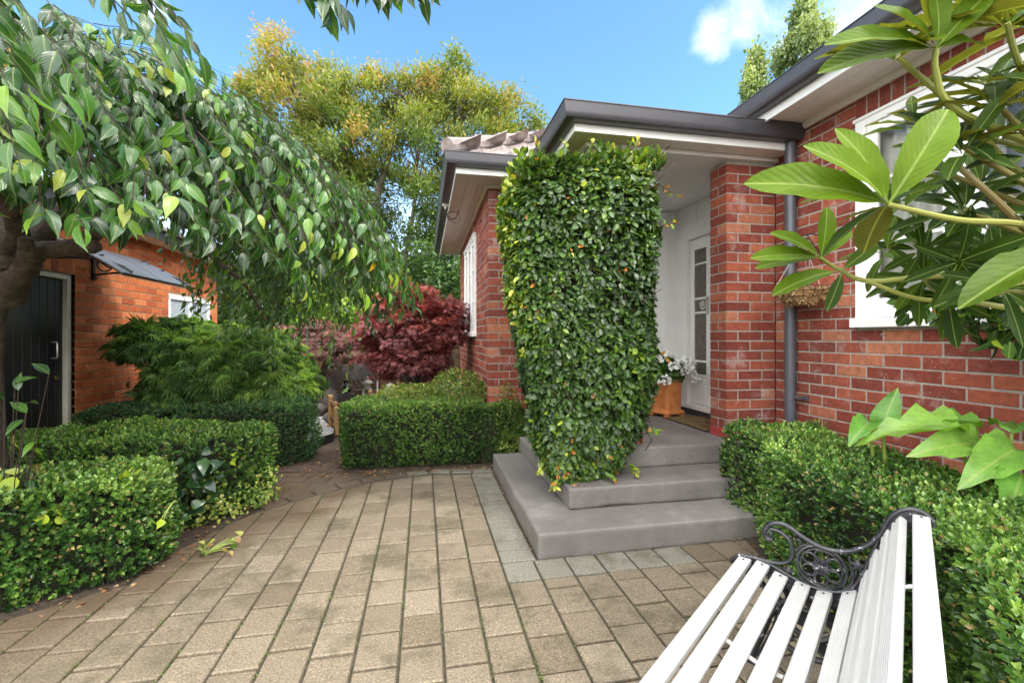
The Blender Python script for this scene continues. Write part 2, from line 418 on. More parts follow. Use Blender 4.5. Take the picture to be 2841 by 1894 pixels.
def tan(): return min(.82, max(0, rnd.gauss(.55, .10)))
def grey(): return rnd.uniform(.865, .925)
JX = []; moss_pts = []
W, Lp = .186, .225
xs = [.455 - W*k for k in range(0, 23)]
def field_clip(q, fld):
    # intersection of a convex quad with a (nearly convex) field: clip the field polygon by the quad
    return clip_poly(fld, q)
FL = [p for p in FIELD]
for k in range(0, 22):
    x1 = xs[k]; x0 = x1 - W; ph = rnd.uniform(-.02,.02) + (.112 if k % 2 else 0) + rnd.uniform(-.03,.03)
    y = -1.6 + ph
    while y < 4.6:
        ln = Lp + rnd.uniform(-.003,.003)
        q = [(x0+.0035,y+.0045),(x1-.0035,y+.0045),(x1-.0035,y+ln-.0045),(x0+.0035,y+ln-.0045)]
        paver_poly(field_clip(q, FL), tan(), rnd.uniform(-.0035,.002)); y += ln
    JX.append(x1)
k = 0; x0 = .455
while x0 < 3.2:      # in front of the steps
    x1 = x0 + W*1.05; y = 2.43 - (0.09 if k % 2 else .0) - .003
    if k % 2: paver_poly([(x0+.0035,y+.0035),(x1-.0035,y+.0035),(x1-.0035,2.427),(x0+.0035,2.427)], tan())
    while y > -1.6:
        ln = Lp+.003; paver_poly([(x0+.0035,y-ln+.0035),(x1-.0035,y-ln+.0035),(x1-.0035,y-.0035),(x0+.0035,y-.0035)], tan(), rnd.uniform(-.0035,.002)); y -= ln
    paver_poly([(x0+.0035,2.434),(x1-.0035,2.434),(x1-.0035,2.645),(x0+.0035,2.645)], grey() if k < 6 else rnd.uniform(.1,.5)); JX.append(x0); x0 = x1; k += 1
y = 2.652
while y < 4.42:      # grey column beside the steps
    paver_poly([(.4585,y),(.672,y),(.672,y+.142),(.4585,y+.142)], grey(), rnd.uniform(-.002,.002)); y += .149
# curved border
arc = [(.69,4.49),(.46,4.49),(.06,4.56),(-.44,4.43),(-.84,4.18),(-1.04,4.02),(-1.22,3.84),(-1.36,3.66)]
def resample(P, step):
    P = [np.array(p) for p in P]; out = [P[0]]; acc = 0
    for i in range(1, len(P)):
        a, b = P[i-1], P[i]; L = np.linalg.norm(b-a); d = step-acc
        while d < L: out.append(a+(b-a)*d/L); d += step
        acc = L-(d-step)
    return out
rs = resample(arc, .215)
for i in range(len(rs)-1):
    a, b = rs[i], rs[i+1]; d = (b-a)/np.linalg.norm(b-a); n = np.array((d[1], -d[0]))
    if n[1] < 0 and i < 6: n = -n
    if i >= 6: n = np.array((d[1], -d[0])) if d[1] < 0 and -d[0] > 0 else -np.array((d[1], -d[0]))
    n = n if np.dot(n, np.array((-.6, 1))) > 0 else -n
    t = grey()-.003 if i < 4 else rnd.uniform(.95, 1)
    paver_poly([tuple(a+d*.005), tuple(b-d*.005), tuple(b-d*.008+n*.125), tuple(a+d*.002+n*.125)], t, 0)
# the short run of pavers towards the garden opening
PATH = [(-.52,4.62),(-.80,4.66),(-.86,4.85),(-1.36,4.92),(-1.42,4.5),(-1.36,4.1),(-1.2,4.06),(-.95,4.25)]
for i in range(-6, 14):
    for j in range(-3, 9):
        dx, dy = rot2((1, 0), -.30), rot2((0, 1), -.30)
        b0 = np.array((-1.9, 3.9)) + np.array(dx)*.225*(i+.5*(j % 2)) + np.array(dy)*.16*j
        q = [b0, b0+np.array(dx)*.218, b0+np.array(dx)*.218+np.array(dy)*.153, b0+np.array(dy)*.153]
        paver_poly(clip_poly(PATH, [tuple(p) for p in q]), rnd.choice([rnd.uniform(0,.35), rnd.uniform(.95,1)]), -.004)
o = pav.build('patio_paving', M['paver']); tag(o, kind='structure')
# moss and weeds in the joints: stuff
fm = Field(3, 1.1); P = []
for x in JX:
    n = 900; yy = rng.uniform(-.5, 4.4, n); p = np.stack([x + rng.normal(0, .0045, n), yy, np.full(n, -.002)], 1)
    keep = in_poly(p, FIELD) & (fm(p*1.3) + rng.normal(0, .5, n) > .05) & (fm(p*5+9) > -.1); P.append(p[keep])
P = np.concatenate(P); n = len(P)
D = rand_unit(n); D[:, 2] = np.abs(D[:, 2])*.5
tag(leaves('joint_moss', 'tiny', P, D, rand_unit(n)+(0,0,2), rng.uniform(.004, .011, n), rng.uniform(0, 1, n), M['moss']), kind='stuff')
# dark damp soil under the hedges
def sheet(name, poly, z, m):
    b = MB(); b.prism(poly, z-.03, z); return tag(b.build(name, m), kind='structure')
sheet('mulch_path', [(-1.5,4.86),(-.78,4.74),(-.55,5.6),(-.9,6.4),(-1.15,6.2),(-1.25,5.75),(-1.6,5.5)], .004, M['mulch'])
sheet('garden_ground', [(-4,4.9),(-1.5,4.9),(-1.6,5.5),(-1.25,5.75),(-1.15,6.2),(-.9,6.4),(-.55,5.6),(-.78,4.76),(.7,4.76),(.7,10),(-6,10)], -.002, M['mulch'])
sheet('hedge_bed', [(-1.60,2.80),(-1.56,3.12),(-1.26,3.9),(-1.25,4.15),(-1.45,4.15),(-1.45,4.9),(-4,4.9),(-4,2.4),(-2.1,2.5),(-1.87,2.63)], .003, M['soil'])
sheet('right_bed', [(2.1,2.63),(2.22,3.3),(3.07,3.3),(3.07,-1.6),(.3,-.1),(.85,.42),(1.4,.86),(1.76,1.28),(1.86,1.85),(2.0,2.3)], .003, M['soil'])
# lawn far off, out to the horizon
m, nt, b, _ = mat('far_lawn'); c = ramp(nt, [(.3,(.03,.05,.012)),(.7,(.07,.1,.025))], noise(nt, .8, 6).outputs[0]).outputs[0]
nt.links.new(c, b.inputs['Base Color']); b.inputs['Roughness'].default_value = .9; M['lawn'] = m
gb = MB(); gb.box(-280, 280, 10.3, 280, -.04, 0); tag(gb.build('far_ground', M['lawn']), kind='structure')
# leaf litter: stuff
def scatter_edge(pts, n, sd=.035):
    pts = np.array(pts, float); seg = np.diff(pts, axis=0); L = np.linalg.norm(seg, axis=1); c = np.cumsum(L)/L.sum()
    i = np.searchsorted(c, rng.uniform(0, 1, n)); t = rng.uniform(0, 1, n)[:, None]
    return pts[i] + seg[i]*t + rng.normal(0, sd, (n, 2))
q = np.concatenate([scatter_edge([(-2.0,2.58),(-1.6,2.82),(-1.5,3.2),(-1.55,3.55),(-1.25,3.9),(-1.2,4.1)], 150, .05), scatter_edge([(-.9,4.62),(-.3,4.64),(.65,4.6)], 240, .035),
    scatter_edge([(2.1,2.56),(1.96,2.3),(1.8,1.8)], 26, .04), scatter_edge([(-1.4,5),(-.85,4.9),(-.9,5.6)], 260, .16), scatter_edge([(.675,2.7),(.69,4.5)], 160, .008), scatter_edge([(.7,2.645),(2.1,2.645)], 60, .006),
    rng.uniform((-2,1.4),(2,4.2),(34,2))])
n = len(q); P = np.c_[q, np.full(n, .006)]; D = rand_unit(n); D[:, 2] *= .25
S = rng.uniform(.012, .035, n); S[-34:] *= .45; S[150+240+26+260:-34] *= .45
ms = 150; qs = [rng.uniform((.72,2.69,.150),(2.1,2.97,.151),(34,3)), rng.uniform((.72,2.7,.150),(.98,4.5,.151),(44,3)), rng.uniform((1.02,3.0,.298),(2.3,3.34,.299),(46,3)), rng.uniform((1.8,3.4,.467),(2.9,4.6,.468),(12,3)), np.c_[rng.uniform(1.0,1.5,40), rng.uniform(3.0,3.2,40), np.full(40,.2985)]]
qs = np.concatenate(qs); P = np.concatenate([P, qs]); D = np.concatenate([D, rand_unit(len(qs))*(1,1,.1)]); S = np.concatenate([S, rng.uniform(.003,.010,len(qs))]); S[-40:] *= 2.2; n = len(P)
tag(leaves('leaf_litter', 'tiny', P, D, rand_unit(n)*.4+(0,0,1), S, rng.uniform(0, 1, n), M['litter']), kind='stuff')

# ------------------------------------------------------------------ brickwork with real joints
C_, BH, BL = .086, .0745, .2285
Z0 = .0325
def brick_face(mb, o, d, nrm, length, rows, start='plain', end='plain', opens=(), depth=.105, dz=Z0, dark=0, tint=None):
    """o: 2D corner, d: 2D direction, nrm: outward; start/end: 'own0' owns even rows, 'own1' owns odd rows"""
    o, d, nrm = np.array(o, float), np.array(d, float), np.array(nrm, float)
    for r in rows:
        z0 = dz + r*C_; zc = z0 + BH/2
        s0, off = 0., (0 if r % 2 else .12)
        if start.startswith('own'):
            own = (r % 2) == int(start[3]); off = 0 if own else .12; s0 = 0 if own else .12
        s1 = length
        if end.startswith('own'): s1 = length if (r % 2) == int(end[3]) else length-.12
        iv = [(s0, s1)]
        for (a, b, za, zb) in opens:
            if za-.02 < zc < zb+.02:
                iv = [x for (p, q) in iv for x in ((p, min(q, a)), (max(p, b), q)) if x[1]-x[0] > .03]
        for (p, q) in iv:
            k = math.floor((p-off)/.24); seq = []
            while off+k*.24 < q: seq.append([max(p, off+k*.24), min(q, off+k*.24+BL)]); k += 1
            seq = [x for x in seq if x[1]-x[0] > 0]
            if len(seq) > 1 and seq[0][1]-seq[0][0] < .05: seq[1][0] = seq[0][0]; seq.pop(0)
            if len(seq) > 1 and seq[-1][1]-seq[-1][0] < .05: seq[-2][1] = seq[-1][1]; seq.pop()
            for a, b in seq:
                j = rnd.uniform(-.0012, .0012); t = tint if tint is not None else min(1, max(.15, rnd.gauss(.55, .26)))
                if tint is None and rnd.random() < .003: t = rnd.uniform(0, .12)
                one_brick(mb, o, d, nrm, a, b, z0+rnd.uniform(-.0012,.0012), z0+BH+rnd.uniform(-.0012,.0012), depth, j, t)
def one_brick(mb, o, d, nrm, a, b, z0, z1, depth, j, t):
    e = .003
    def pt(s, out, z): p = o + d*s + nrm*out; return (p[0], p[1], z)
    vs = [pt(a,-depth,z0),pt(b,-depth,z0),pt(b,-depth,z1),pt(a,-depth,z1), pt(a,j-e,z0),pt(b,j-e,z0),pt(b,j-e,z1),pt(a,j-e,z1),
          pt(a+e,j,z0+e),pt(b-e,j,z0+e),pt(b-e,j,z1-e),pt(a+e,j,z1-e)]
    fs = [(0,1,5,4),(1,2,6,5),(2,3,7,6),(3,0,4,7),(4,5,9,8),(5,6,10,9),(6,7,11,10),(7,4,8,11),(8,9,10,11),(3,2,1,0)]
    mb.cur = 0; mb.tint = t; mb.add(vs, fs)
def mortar_face(mb, o, d, nrm, length, z0, z1, opens=(), rec=.004, depth=.1, e0=0, e1=0):
    o, d, nrm = np.array(o, float), np.array(d, float), np.array(nrm, float)
    ss = sorted({e0, length-e1} | {v for a in opens for v in a[:2] if e0 < v < length-e1}); zs = sorted({z0, z1} | {v for a in opens for v in a[2:] if z0 < v < z1})
    mb.cur = 1; mb.tint = .5
    for i in range(len(ss)-1):
        run = None
        for j in range(len(zs)-1):
            sc, zc = (ss[i]+ss[i+1])/2, (zs[j]+zs[j+1])/2
            if any(a < sc < b and za < zc < zb for (a, b, za, zb) in opens): continue
            p, q = o+d*ss[i]-nrm*rec, o+d*ss[i+1]-nrm*(rec+depth)
            c = (p+q)/2
            mb.obox((c[0], c[1], (zs[j]+zs[j+1])/2), (*(d*(ss[i+1]-ss[i])/2), 0), (*(nrm*depth/2), 0), (0, 0, (zs[j+1]-zs[j])/2))
    mb.cur = 0
def soldier(mb, o, d, nrm, s0, s1, z0, z1):
    o, d, nrm = np.array(o, float), np.array(d, float), np.array(nrm, float); s = s0
    while s < s1-.02:
        b = min(s1, s+BH); one_brick(mb, o, d, nrm, s, b, z0, z1, .1, rnd.uniform(-.001,.001), min(1, max(0, rnd.gauss(.5, .2)))); s += C_

house = thing('brick_house', (1.9, 4, 0), 'red brick house with dark grey gutters, white eaves and a corner porch', 'house')
# wall with the big white window
w = MB(); OP = [(3.476-2.70, 3.476-.75, 1.428, 2.91)]
wo, wd, wn = (3.08, 3.476), (0, -1), (-1, 0)
mortar_face(w, wo, wd, wn, 5.2, 0, 3.12, OP); brick_face(w, wo, wd, wn, 5.2, range(0, 36), opens=OP + [(3.476-2.70-.02, 3.476-.75+.02, 2.85, 3.12)])
soldier(w, wo, wd, wn, OP[0][0]-.02, OP[0][1]+.02, 2.915, 3.11)
w.build('wall', [M['brick'], M['mortar']], house).__setitem__('label', 'right-hand red brick wall around the large white window')
# porch piers
def pier(x0, x1, y0, y1, lab, low):
    w = MB(); Z1 = 2.893
    mortar_face(w, (x0, y0), (1, 0), (0, -1), x1-x0, .4625, Z1, e0=.004, e1=.007); mortar_face(w, (x0, y1), (0, -1), (-1, 0), y1-y0, .4625, Z1, e1=.11, e0=.004)
    brick_face(w, (x0, y0), (1, 0), (0, -1), x1-x0, range(5, 33), start='own0')
    brick_face(w, (x0, y0), (0, 1), (-1, 0), y1-y0, range(5, 33), start='own1')
    o = w.build('pier', [M['brick'], M['mortar']], house); o['label'] = lab
    b = MB(); b.box(x0-.004, x1, y0-.004, y1, .4635, .545); b.build('base', M['pinkred'], o, bevel=.003)
    # worn whitewashed stack of bricks on the inner face is part of the pier's own wear
    return o
pier(2.588, 3.078, 3.476, 3.706, 'bare brick porch pier beside the downpipe', 1)
pier(1.31, 1.80, 3.476, 3.706, 'brick porch pier buried in climbing fig', 0)
# left wing
w = MB(); OW = [(1.2, 2.72, 1.37, 2.78)]
mortar_face(w, (.70, 4.9), (0, 1), (-1, 0), 3.9, 0, 3.03, OW, e0=.004); mortar_face(w, (.70, 4.9), (1, 0), (0, -1), .9, 0, 3.03, e0=.11)
brick_face(w, (.70, 4.9), (0, 1), (-1, 0), 3.9, range(0, 35), start='own1', opens=OW)
brick_face(w, (.70, 4.9), (1, 0), (0, -1), .9, range(0, 35), start='own0')
w.build('wall', [M['brick'], M['mortar']], house).__setitem__('label', 'brick corner of the left wing with a narrow white side window')
w = MB(); w.box(.85, 6, 5.2, 8.79, 0, 3.0); w.box(3.4, 6, -1.7, 5.2, 0, 3.0); w.build('inner_wall', M['cream'], house)

# porch interior
p = MB(); p.box(1.45, 3.3, 5.05, 5.15, .4645, 2.893)
for x in (1.7, 2.05, 2.40, 2.73, 2.93): p.box(x-.02, x+.02, 5.035, 5.05, .47, 2.88)
p.box(1.45, 3.03, 5.03, 5.05, .47, .60)
p.build('back_wall', M['dwhite'], house, bevel=.003)
p = MB(); X = 3.05
p.box(X, X+.1, 3.708, 5.05, 2.60, 2.893); p.box(X, X+.1, 4.90, 5.05, .57, 2.60); p.box(X, X+.1, 3.708, 3.80, .57, 2.60)
for y in (4.95, 4.62, 4.28, 3.95): p.box(X-.014, X, y-.02, y+.02, 2.64, 2.88)
p.box(X-.02, X, 3.75, 5.0, 2.56, 2.64); p.build('door_wall', M['dwhite'], house, bevel=.003)
fr = MB(); fr.box(X-.025, X+.06, 4.76, 4.88, .57, 2.56); fr.box(X-.025, X+.06, 3.80, 3.88, .57, 2.56); fr.box(X-.02, X+.06, 3.88, 4.76, 2.48, 2.56)
fr.box(X-.05, X+.06, 3.78, 4.93, .53, .585); fr.build('door_frame', M['dwhite'], house, bevel=.004)
st = MB(); st.box(X-.02, X+.1, 3.708, 5.05, .4645, .528); st.build('threshold', M['gutter'], house)
M['obsc'] = paint('obscured_brown_glass', (.115,.095,.085), .12, .35, 18, bumpk=.5, bs=25)
def door_leaf(y1, y0, h=True):
    dr = MB(); xa, xb = X+.012, X+.045; g0, g1 = y0+.055, y1-.075
    dr.box(xa, xb, y0, y0+.055, .59, 2.47); dr.box(xa, xb, y1-.075, y1, .59, 2.47)
    zs = [(.92, 1.03), (1.06, 1.62), (1.65, 1.80), (1.83, 2.17), (2.20, 2.33)]
    zs = [(.93,1.065),(1.09,1.615),(1.64,1.775),(1.80,2.17),(2.19,2.35)]
    prev = .59
    for (a, b_) in zs: dr.box(xa, xb, g0, g1, prev, a); prev = b_
    dr.box(xa, xb, g0, g1, prev, 2.47)
    dr.box(xa-.006, xa, g0+.02, g1-.02, .66, .88)
    o = dr.build('door', M['white'], house, bevel=.004)
    for (a, b_) in zs:
        gl = MB(); gl.box(xa+.012, xa+.02, g0, g1, a, b_); gl.build('pane', M['obsc'], o)
    if h:
        hd = MB(); hd.box(xa-.012, xa, y0+.008, y0+.045, 1.60, 1.80); hd.tube([(xa-.012,y0+.026,1.72),(xa-.05,y0+.026,1.72),(xa-.05,y0+.10,1.72)], .009, 8); hd.tube([(xa-.012,y0+.026,1.77),(xa-.03,y0+.026,1.77)], .016, 12)
        hd.build('door_handle', M['metal'], o, smooth=True)
        # round security sticker on the short pane
        sk = MB(); yc, zc, R0 = (g0+g1)/2-.035, 1.707, .05
        for (ra, rb_) in ((R0-.006, R0), (R0-.022, R0-.019)):
            for k in range(28):
                a0, a1 = 2*math.pi*k/28, 2*math.pi*(k+1)/28
                sk.add([(xa+.0105, yc+r_*math.cos(a), zc+r_*math.sin(a)) for r_, a in ((ra,a0),(rb_,a0),(rb_,a1),(ra,a1))], [(0,1,2,3)])
        for k in range(18):
            if k % 9 == 0: continue
            a = 2*math.pi*k/18; sk.box(xa+.0095, xa+.0105, yc+.037*math.cos(a)-.004, yc+.037*math.cos(a)+.004, zc+.037*math.sin(a)-.004, zc+.037*math.sin(a)+.004)
        sk.box(xa+.0095, xa+.0105, yc-.026, yc+.026, zc-.004, zc+.004); sk.box(xa+.0095, xa+.0105, yc-.018, yc+.018, zc+.008, zc+.013); sk.box(xa+.0095, xa+.0105, yc-.018, yc+.018, zc-.013, zc-.008)
        sk.build('sticker', M['white'], o)
door_leaf(4.755, 4.40); door_leaf(4.395, 3.885, False)
ce = MB(); ce.box(1.30, 3.30, 3.44, 5.15, 2.895, 2.93); ce.build('ceiling', M['dwhite'], house)

# eaves
so = MB()
so.box(1.13, 3.078, 3.27, 3.44, 2.932, 2.95); so.box(1.13, 1.30, 3.44, 5.2, 2.932, 2.95)
so.sweep([(3.078,3.475),(1.309,3.475),(1.309,5.0)], [(0,2.90),(.018,2.90),(.03,2.915),(.03,2.931),(0,2.931)])
so.build('porch_soffit', M['offwhite'], house, bevel=.002)
fa = MB(); prof = [(-.02,-.005),(.0,-.005),(.0,.12),(-.02,.12)]
fa.sweep([(3.078,3.264,2.925),(1.128,3.264,2.925),(1.128,5.0,2.925)], prof)
fa.build('fascia', M['white'], house, bevel=.002)
fa = MB(); fa.sweep([(1.30,4.531,3.0),(.315,4.531,3.0),(.315,9.2,3.0)], prof); fa.build('fascia', M['white'], house, bevel=.002)
fa = MB(); fa.sweep([(2.69,-1.7,3.085),(2.69,5.0,3.085)], prof); fa.build('fascia', M['white'], house, bevel=.002)
so = MB(); 
for i in range(3):
    so.box(.332+i*.125, .332+i*.125+.121, 4.548+i*.125, 9.18, 3.012, 3.03); so.box(.332+i*.125+.121, 1.6, 4.548+i*.125, 4.548+i*.125+.121, 3.012, 3.03)
so.sweep([(1.6,4.898),(.698,4.898),(.698,9.1)], [(0,2.985),(.02,2.985),(.035,3.005),(.035,3.0115),(0,3.0115)])
so.box(.33, 1.6, 4.55, 9.18, 3.034, 3.04)
so.build('wing_soffit', M['cream'], house)
so = MB()
for i in range(3): so.box(2.705+i*.125, 2.705+i*.125+.121, -1.7, 5.0, 3.102, 3.12)
so.sweep([(3.079,-1.6),(3.079,3.47)], [(0,3.06),(.02,3.06),(.045,3.09),(.045,3.1015),(0,3.1015)]); so.box(2.7,3.08,-1.7,5,3.125,3.13)
so.build('main_soffit', M['offwhite'], house)
GP = [(.001,.0),(.07,.0),(.09,.006),(.102,.022),(.106,.04),(.108,.05),(.118,.108),(.124,.112),(.124,.119),(.112,.119),(.104,.05),(.095,.02),(.07,.008),(.001,.008)]
for path, z in (([(3.077,3.264),(1.128,3.264),(1.128,4.7)], 2.978), ([(1.25,4.531),(.315,4.531),(.315,9.2)], 3.055), ([(2.69,-1.7),(2.69,5.0)], 3.15)):
    gt = MB(); gt.sweep([(x, y, z) for x, y in path], GP); gt.build('gutter', M['gutter'], house, smooth=True, angle=25)
dp = MB(); px, py = 3.022, 3.25
dp.tube([(px,py,.02),(px,py,2.98)], .043, 18)
for z in (.84, 1.72, 2.54): dp.tube([(px,py,z-.012),(px,py,z+.012)], .0465, 18)
for z in (.85, 2.53):
    dp.box(px-.01, 3.082, py-.105, py-.03, z-.008, z+.008); dp.box(3.06, 3.079, py-.13, py-.09, z-.02, z+.02)
dp.build('downpipe', M['pipe'], house, smooth=True, angle=40)

# roofs
def tile_mat():
    m, nt, b, _ = mat('cement_tile'); co = coords(nt); n = noise(nt, 9, 8, .7, co)
    c = ramp(nt, [(.3,(.10,.08,.075)), (.5,(.24,.2,.19)), (.72,(.38,.33,.31))], n.outputs[0]).outputs[0]
    n2 = noise(nt, 30, 4, .6, co); c = mixc(nt, thresh(nt, n2.outputs[0], .64, .68), c, (.55,.55,.5))
    nt.links.new(c, b.inputs['Base Color']); b.inputs['Roughness'].default_value = .9; bump(nt, b, n.outputs[0], .6, .01); return m
M['tile'] = tile_mat()
def tiled(org, e, up_dir, length, run, pitch, hip0=True, name='roof_tiles'):
    """tiles: org eave corner, e eave direction, up_dir horizontal upslope; hipped at the corner"""
    org, e, up = np.array(org, float), np.array((*e, 0.)), np.array((*up_dir, 0.)); sl = np.array((0,0,math.tan(pitch)))
    cw, cl, th = .30, .32, .028; vs, fs = [], []
    def prof(s): t = (s % cw)/cw; return .032*max(0, 1-abs(t-.12)/.14) + .018*math.cos(t*6.28)
    for r in range(int(run/cl)):
        u0, u1 = r*cl, (r+1)*cl; s = max(0, u0-.02) if hip0 else 0; ss = []
        while s < length: ss.append(s); s += .03
        b = len(vs)
        for s in ss:
            z = prof(s+(.0))
            for (u, dz) in ((u0, -.006), (u0, th), (u1+.02, 0.)): vs.append(org + e*s + up*u + sl*u + np.array((0,0,z+dz)))
        for i in range(len(ss)-1):
            a = b+i*3; fs += [(a, a+3, a+4, a+1), (a+1, a+4, a+5, a+2)]
    return vs, fs
for (a) in (((.235,4.50,3.175), (1,0), (0,1), 3.2, 2.2), ((.235,4.50,3.175), (0,1), (1,0), 5.0, 2.2)):
    rb = MB(); vs, fs = tiled(*a, R(31)); rb.tint = .5; rb.add(vs, fs)
    if a[1] == (1,0):
        n_ = 7
        for k in range(n_):
            d0 = .30*k; p0 = (.225+d0, 4.49+d0, 3.24+d0*math.tan(R(31))); p1 = (.225+d0+.33, 4.49+d0+.33, 3.225+(d0+.33)*math.tan(R(31)))
            rb.tube([p0, p1], [.085, .07], 10)
    rb.build('roof', M['tile'], house, smooth=True, angle=35)
rb = MB(); t30 = math.tan(R(24))
rb.add([(2.6,-1.9,3.24),(2.6,7,3.24),(6.6,7,3.24+4*t30),(6.6,-1.9,3.24+4*t30),(2.6,-1.9,3.2),(2.6,7,3.2),(6.6,7,3.2),(6.6,-1.9,3.2)], [(0,1,2,3),(4,7,6,5),(0,4,5,1),(3,2,6,7),(0,3,7,4),(1,5,6,2)])
rb.box(1.13, 3.1, 3.27, 5.5, 3.04, 3.06)
rb.build('roof', M['tile'], house)
rb = MB(); rb.box(.5, 3.5, 4.9, 9, 3.05, 3.2); rb.build('roof_base', M['tile'], house)

# windows
def glassm():
    m, nt, b, out = mat('window_glass'); nt.nodes.remove(b)
    t = N(nt, 'ShaderNodeBsdfTransparent'); gl = N(nt, 'ShaderNodeBsdfGlossy'); gl.inputs['Roughness'].default_value = .01
    f = N(nt, 'ShaderNodeFresnel'); f.inputs[0].default_value = 1.6; mx = N(nt, 'ShaderNodeMixShader')
    t.inputs[0].default_value = (.86,.88,.87,1)
    nt.links.new(f.outputs[0], mx.inputs[0]); nt.links.new(t.outputs[0], mx.inputs[1]); nt.links.new(gl.outputs[0], mx.inputs[2]); nt.links.new(mx.outputs[0], out.inputs[0]); return m
M['glass'] = glassm(); M['curtain'] = paint('white_curtain', (.86,.85,.80), .8, .05, 3); M['dark'] = paint('dark_room', (.05,.045,.04), .8, .2)
def window(xw, ys, z0, z1, frame_w, sash, muntins, depth=.05, mid=()):
    """window in a wall facing -X; ys = (near y, far y)"""
    y0, y1 = ys; f = MB(); xf = xw-.03
    f.box(xf, xw+.07, y0, y0+frame_w, z0, z1); f.box(xf, xw+.07, y1-frame_w, y1, z0, z1)
    f.box(xf, xw+.07, y0+frame_w, y1-frame_w, z1-frame_w, z1); f.box(xf-.012, xw, y0-.01, y1+.01, z1-.022, z1+.002)
    cells = [y0+frame_w, *mid, y1-frame_w]
    for y in mid: f.box(xf+.003, xw+.07, y-.025, y+.025, z0+.02, z1-frame_w)
    o = f.build('window_frame', M['white'], house, bevel=.004)
    s = MB(); s.box(xf-.03, xw+.07, y0-.02, y1+.02, z0-.012, z0+.055); s.build('sill', M['white'], o, bevel=.005)
    for i in range(len(cells)-1):
        a, b_ = cells[i]+(.025 if i else 0)+.004, cells[i+1]-(.025 if i < len(cells)-2 else 0)-.004
        s = MB(); xa, xb = xf+.015, xf+.05; za, zb = z0+.06, z1-frame_w-.004
        s.box(xa, xb, a, a+sash, za, zb); s.box(xa, xb, b_-sash, b_, za, zb); s.box(xa, xb, a+sash, b_-sash, za, za+sash*1.7); s.box(xa, xb, a+sash, b_-sash, zb-sash, zb)
        for z in muntins: s.box(xa+.004, xb, a+sash, b_-sash, z-.011, z+.011)
        so_ = s.build('sash', M['white'], o, bevel=.003)
        gq = MB(); gq.add([(xa+.02, a+sash, za+sash*1.7), (xa+.02, b_-sash, za+sash*1.7), (xa+.02, b_-sash, zb-sash), (xa+.02, a+sash, zb-sash)], [(3,2,1,0)]); gq.build('pane', M['glass'], so_)
    # curtains in the room behind
    c = MB(); yy = y0+.02; P = []
    while yy < y1-.02: P.append((xw+.10+.022*math.sin(yy*72)+.01*math.sin(yy*31), yy)); yy += .008
    P = [p for p in P if not (mid and (cells[1]+.05 < p[1] < cells[1]+.5))]
    for i in range(len(P)-1):
        if P[i+1][1]-P[i][1] > .02: continue
        c.add([(*P[i], z0), (*P[i+1], z0), (*P[i+1], z1), (*P[i], z1)], [(0,1,2,3)])
    c.build('curtain', M['curtain'], o, smooth=True)
    return o
wm = window(3.08, (.75, 2.70), 1.428, 2.908, .07, .075, (2.0, 2.43), mid=(1.42, 2.05))
wm['label'] = 'large white casement window in the right-hand brick wall'
ww = window(.70, (6.1, 7.62), 1.37, 2.778, .06, .06, (1.85, 2.3), mid=(6.6, 7.1))
ww['label'] = 'small white window on the side of the left wing'
M['recess'] = paint('weep_hole_dark', (.06,.035,.035), .8, .3, 10)  # weep holes are small raised boxes, their dark inside put into the colour
for (y, z) in ((5.15,2.45),(5.15,1.95),(5.6,2.8),(5.75,2.62),(5.72,2.2),(8.1,2.5),(5.5,1.5)): hv = MB(); hv.box(.694, .71, y, y+.018, z, z+.018); hv.build('weep_hole', M['recess'], house)

# ------------------------------------------------------------------ porch steps
steps = thing('porch_steps', (1.6, 3, 0), 'grey painted concrete corner steps leading up to the porch', 'steps')
def rough_step(poly, z0, z1, name='step'):
    import bmesh
    s = MB(); s.prism(poly, z0, z1); o = s.build(name, M['concrete'], steps)
    bm = bmesh.new(); bm.from_mesh(o.data); bmesh.ops.bevel(bm, geom=list(bm.edges), offset=.012, segments=2, affect='EDGES', profile=.5)
    for it in range(8):
        lg = [e for e in bm.edges if e.calc_length() > .03]
        if not lg: break
        bmesh.ops.subdivide_edges(bm, edges=lg, cuts=1, use_grid_fill=True)
    f1, f2, f3 = Field(int(z1*1000), 4), Field(int(z1*900)+3, 26, 12), Field(int(z1*700)+9, 11, 9)
    bm.normal_update(); P = np.array([v.co[:] for v in bm.verts]); Nv = np.array([v.normal[:] for v in bm.verts]); Pw = P + origin_of(steps)
    edge = np.clip(1.6*(1 - np.abs(Nv).max(1))/.3, 0, 1)       # the rounded arrises wear and chip
    d = .0022*f1(Pw) + .0007*f2(Pw) - edge*(.0015*np.abs(f2(Pw)) + .012*np.clip(f3(Pw)-1.15, 0, 1))
    for v, n_, dd in zip(bm.verts, Nv, d): v.co = v.co + Vector(n_*dd)
    bm.to_mesh(o.data); bm.free(); o.data.polygons.foreach_set('use_smooth', np.ones(len(o.data.polygons), dtype=bool))
    return o
rough_step([(.686,2.655),(2.60,2.655),(2.60,4.60),(.700,4.60)], -.02, .146)
rough_step([(.994,2.989),(2.62,2.989),(2.62,4.7),(.994,4.7)], .1455, .294)
rough_step([(1.31,3.36),(2.64,3.36),(3.06,3.40),(3.2,5.2),(1.31,5.2)], .2935, .4625, 'porch_floor')

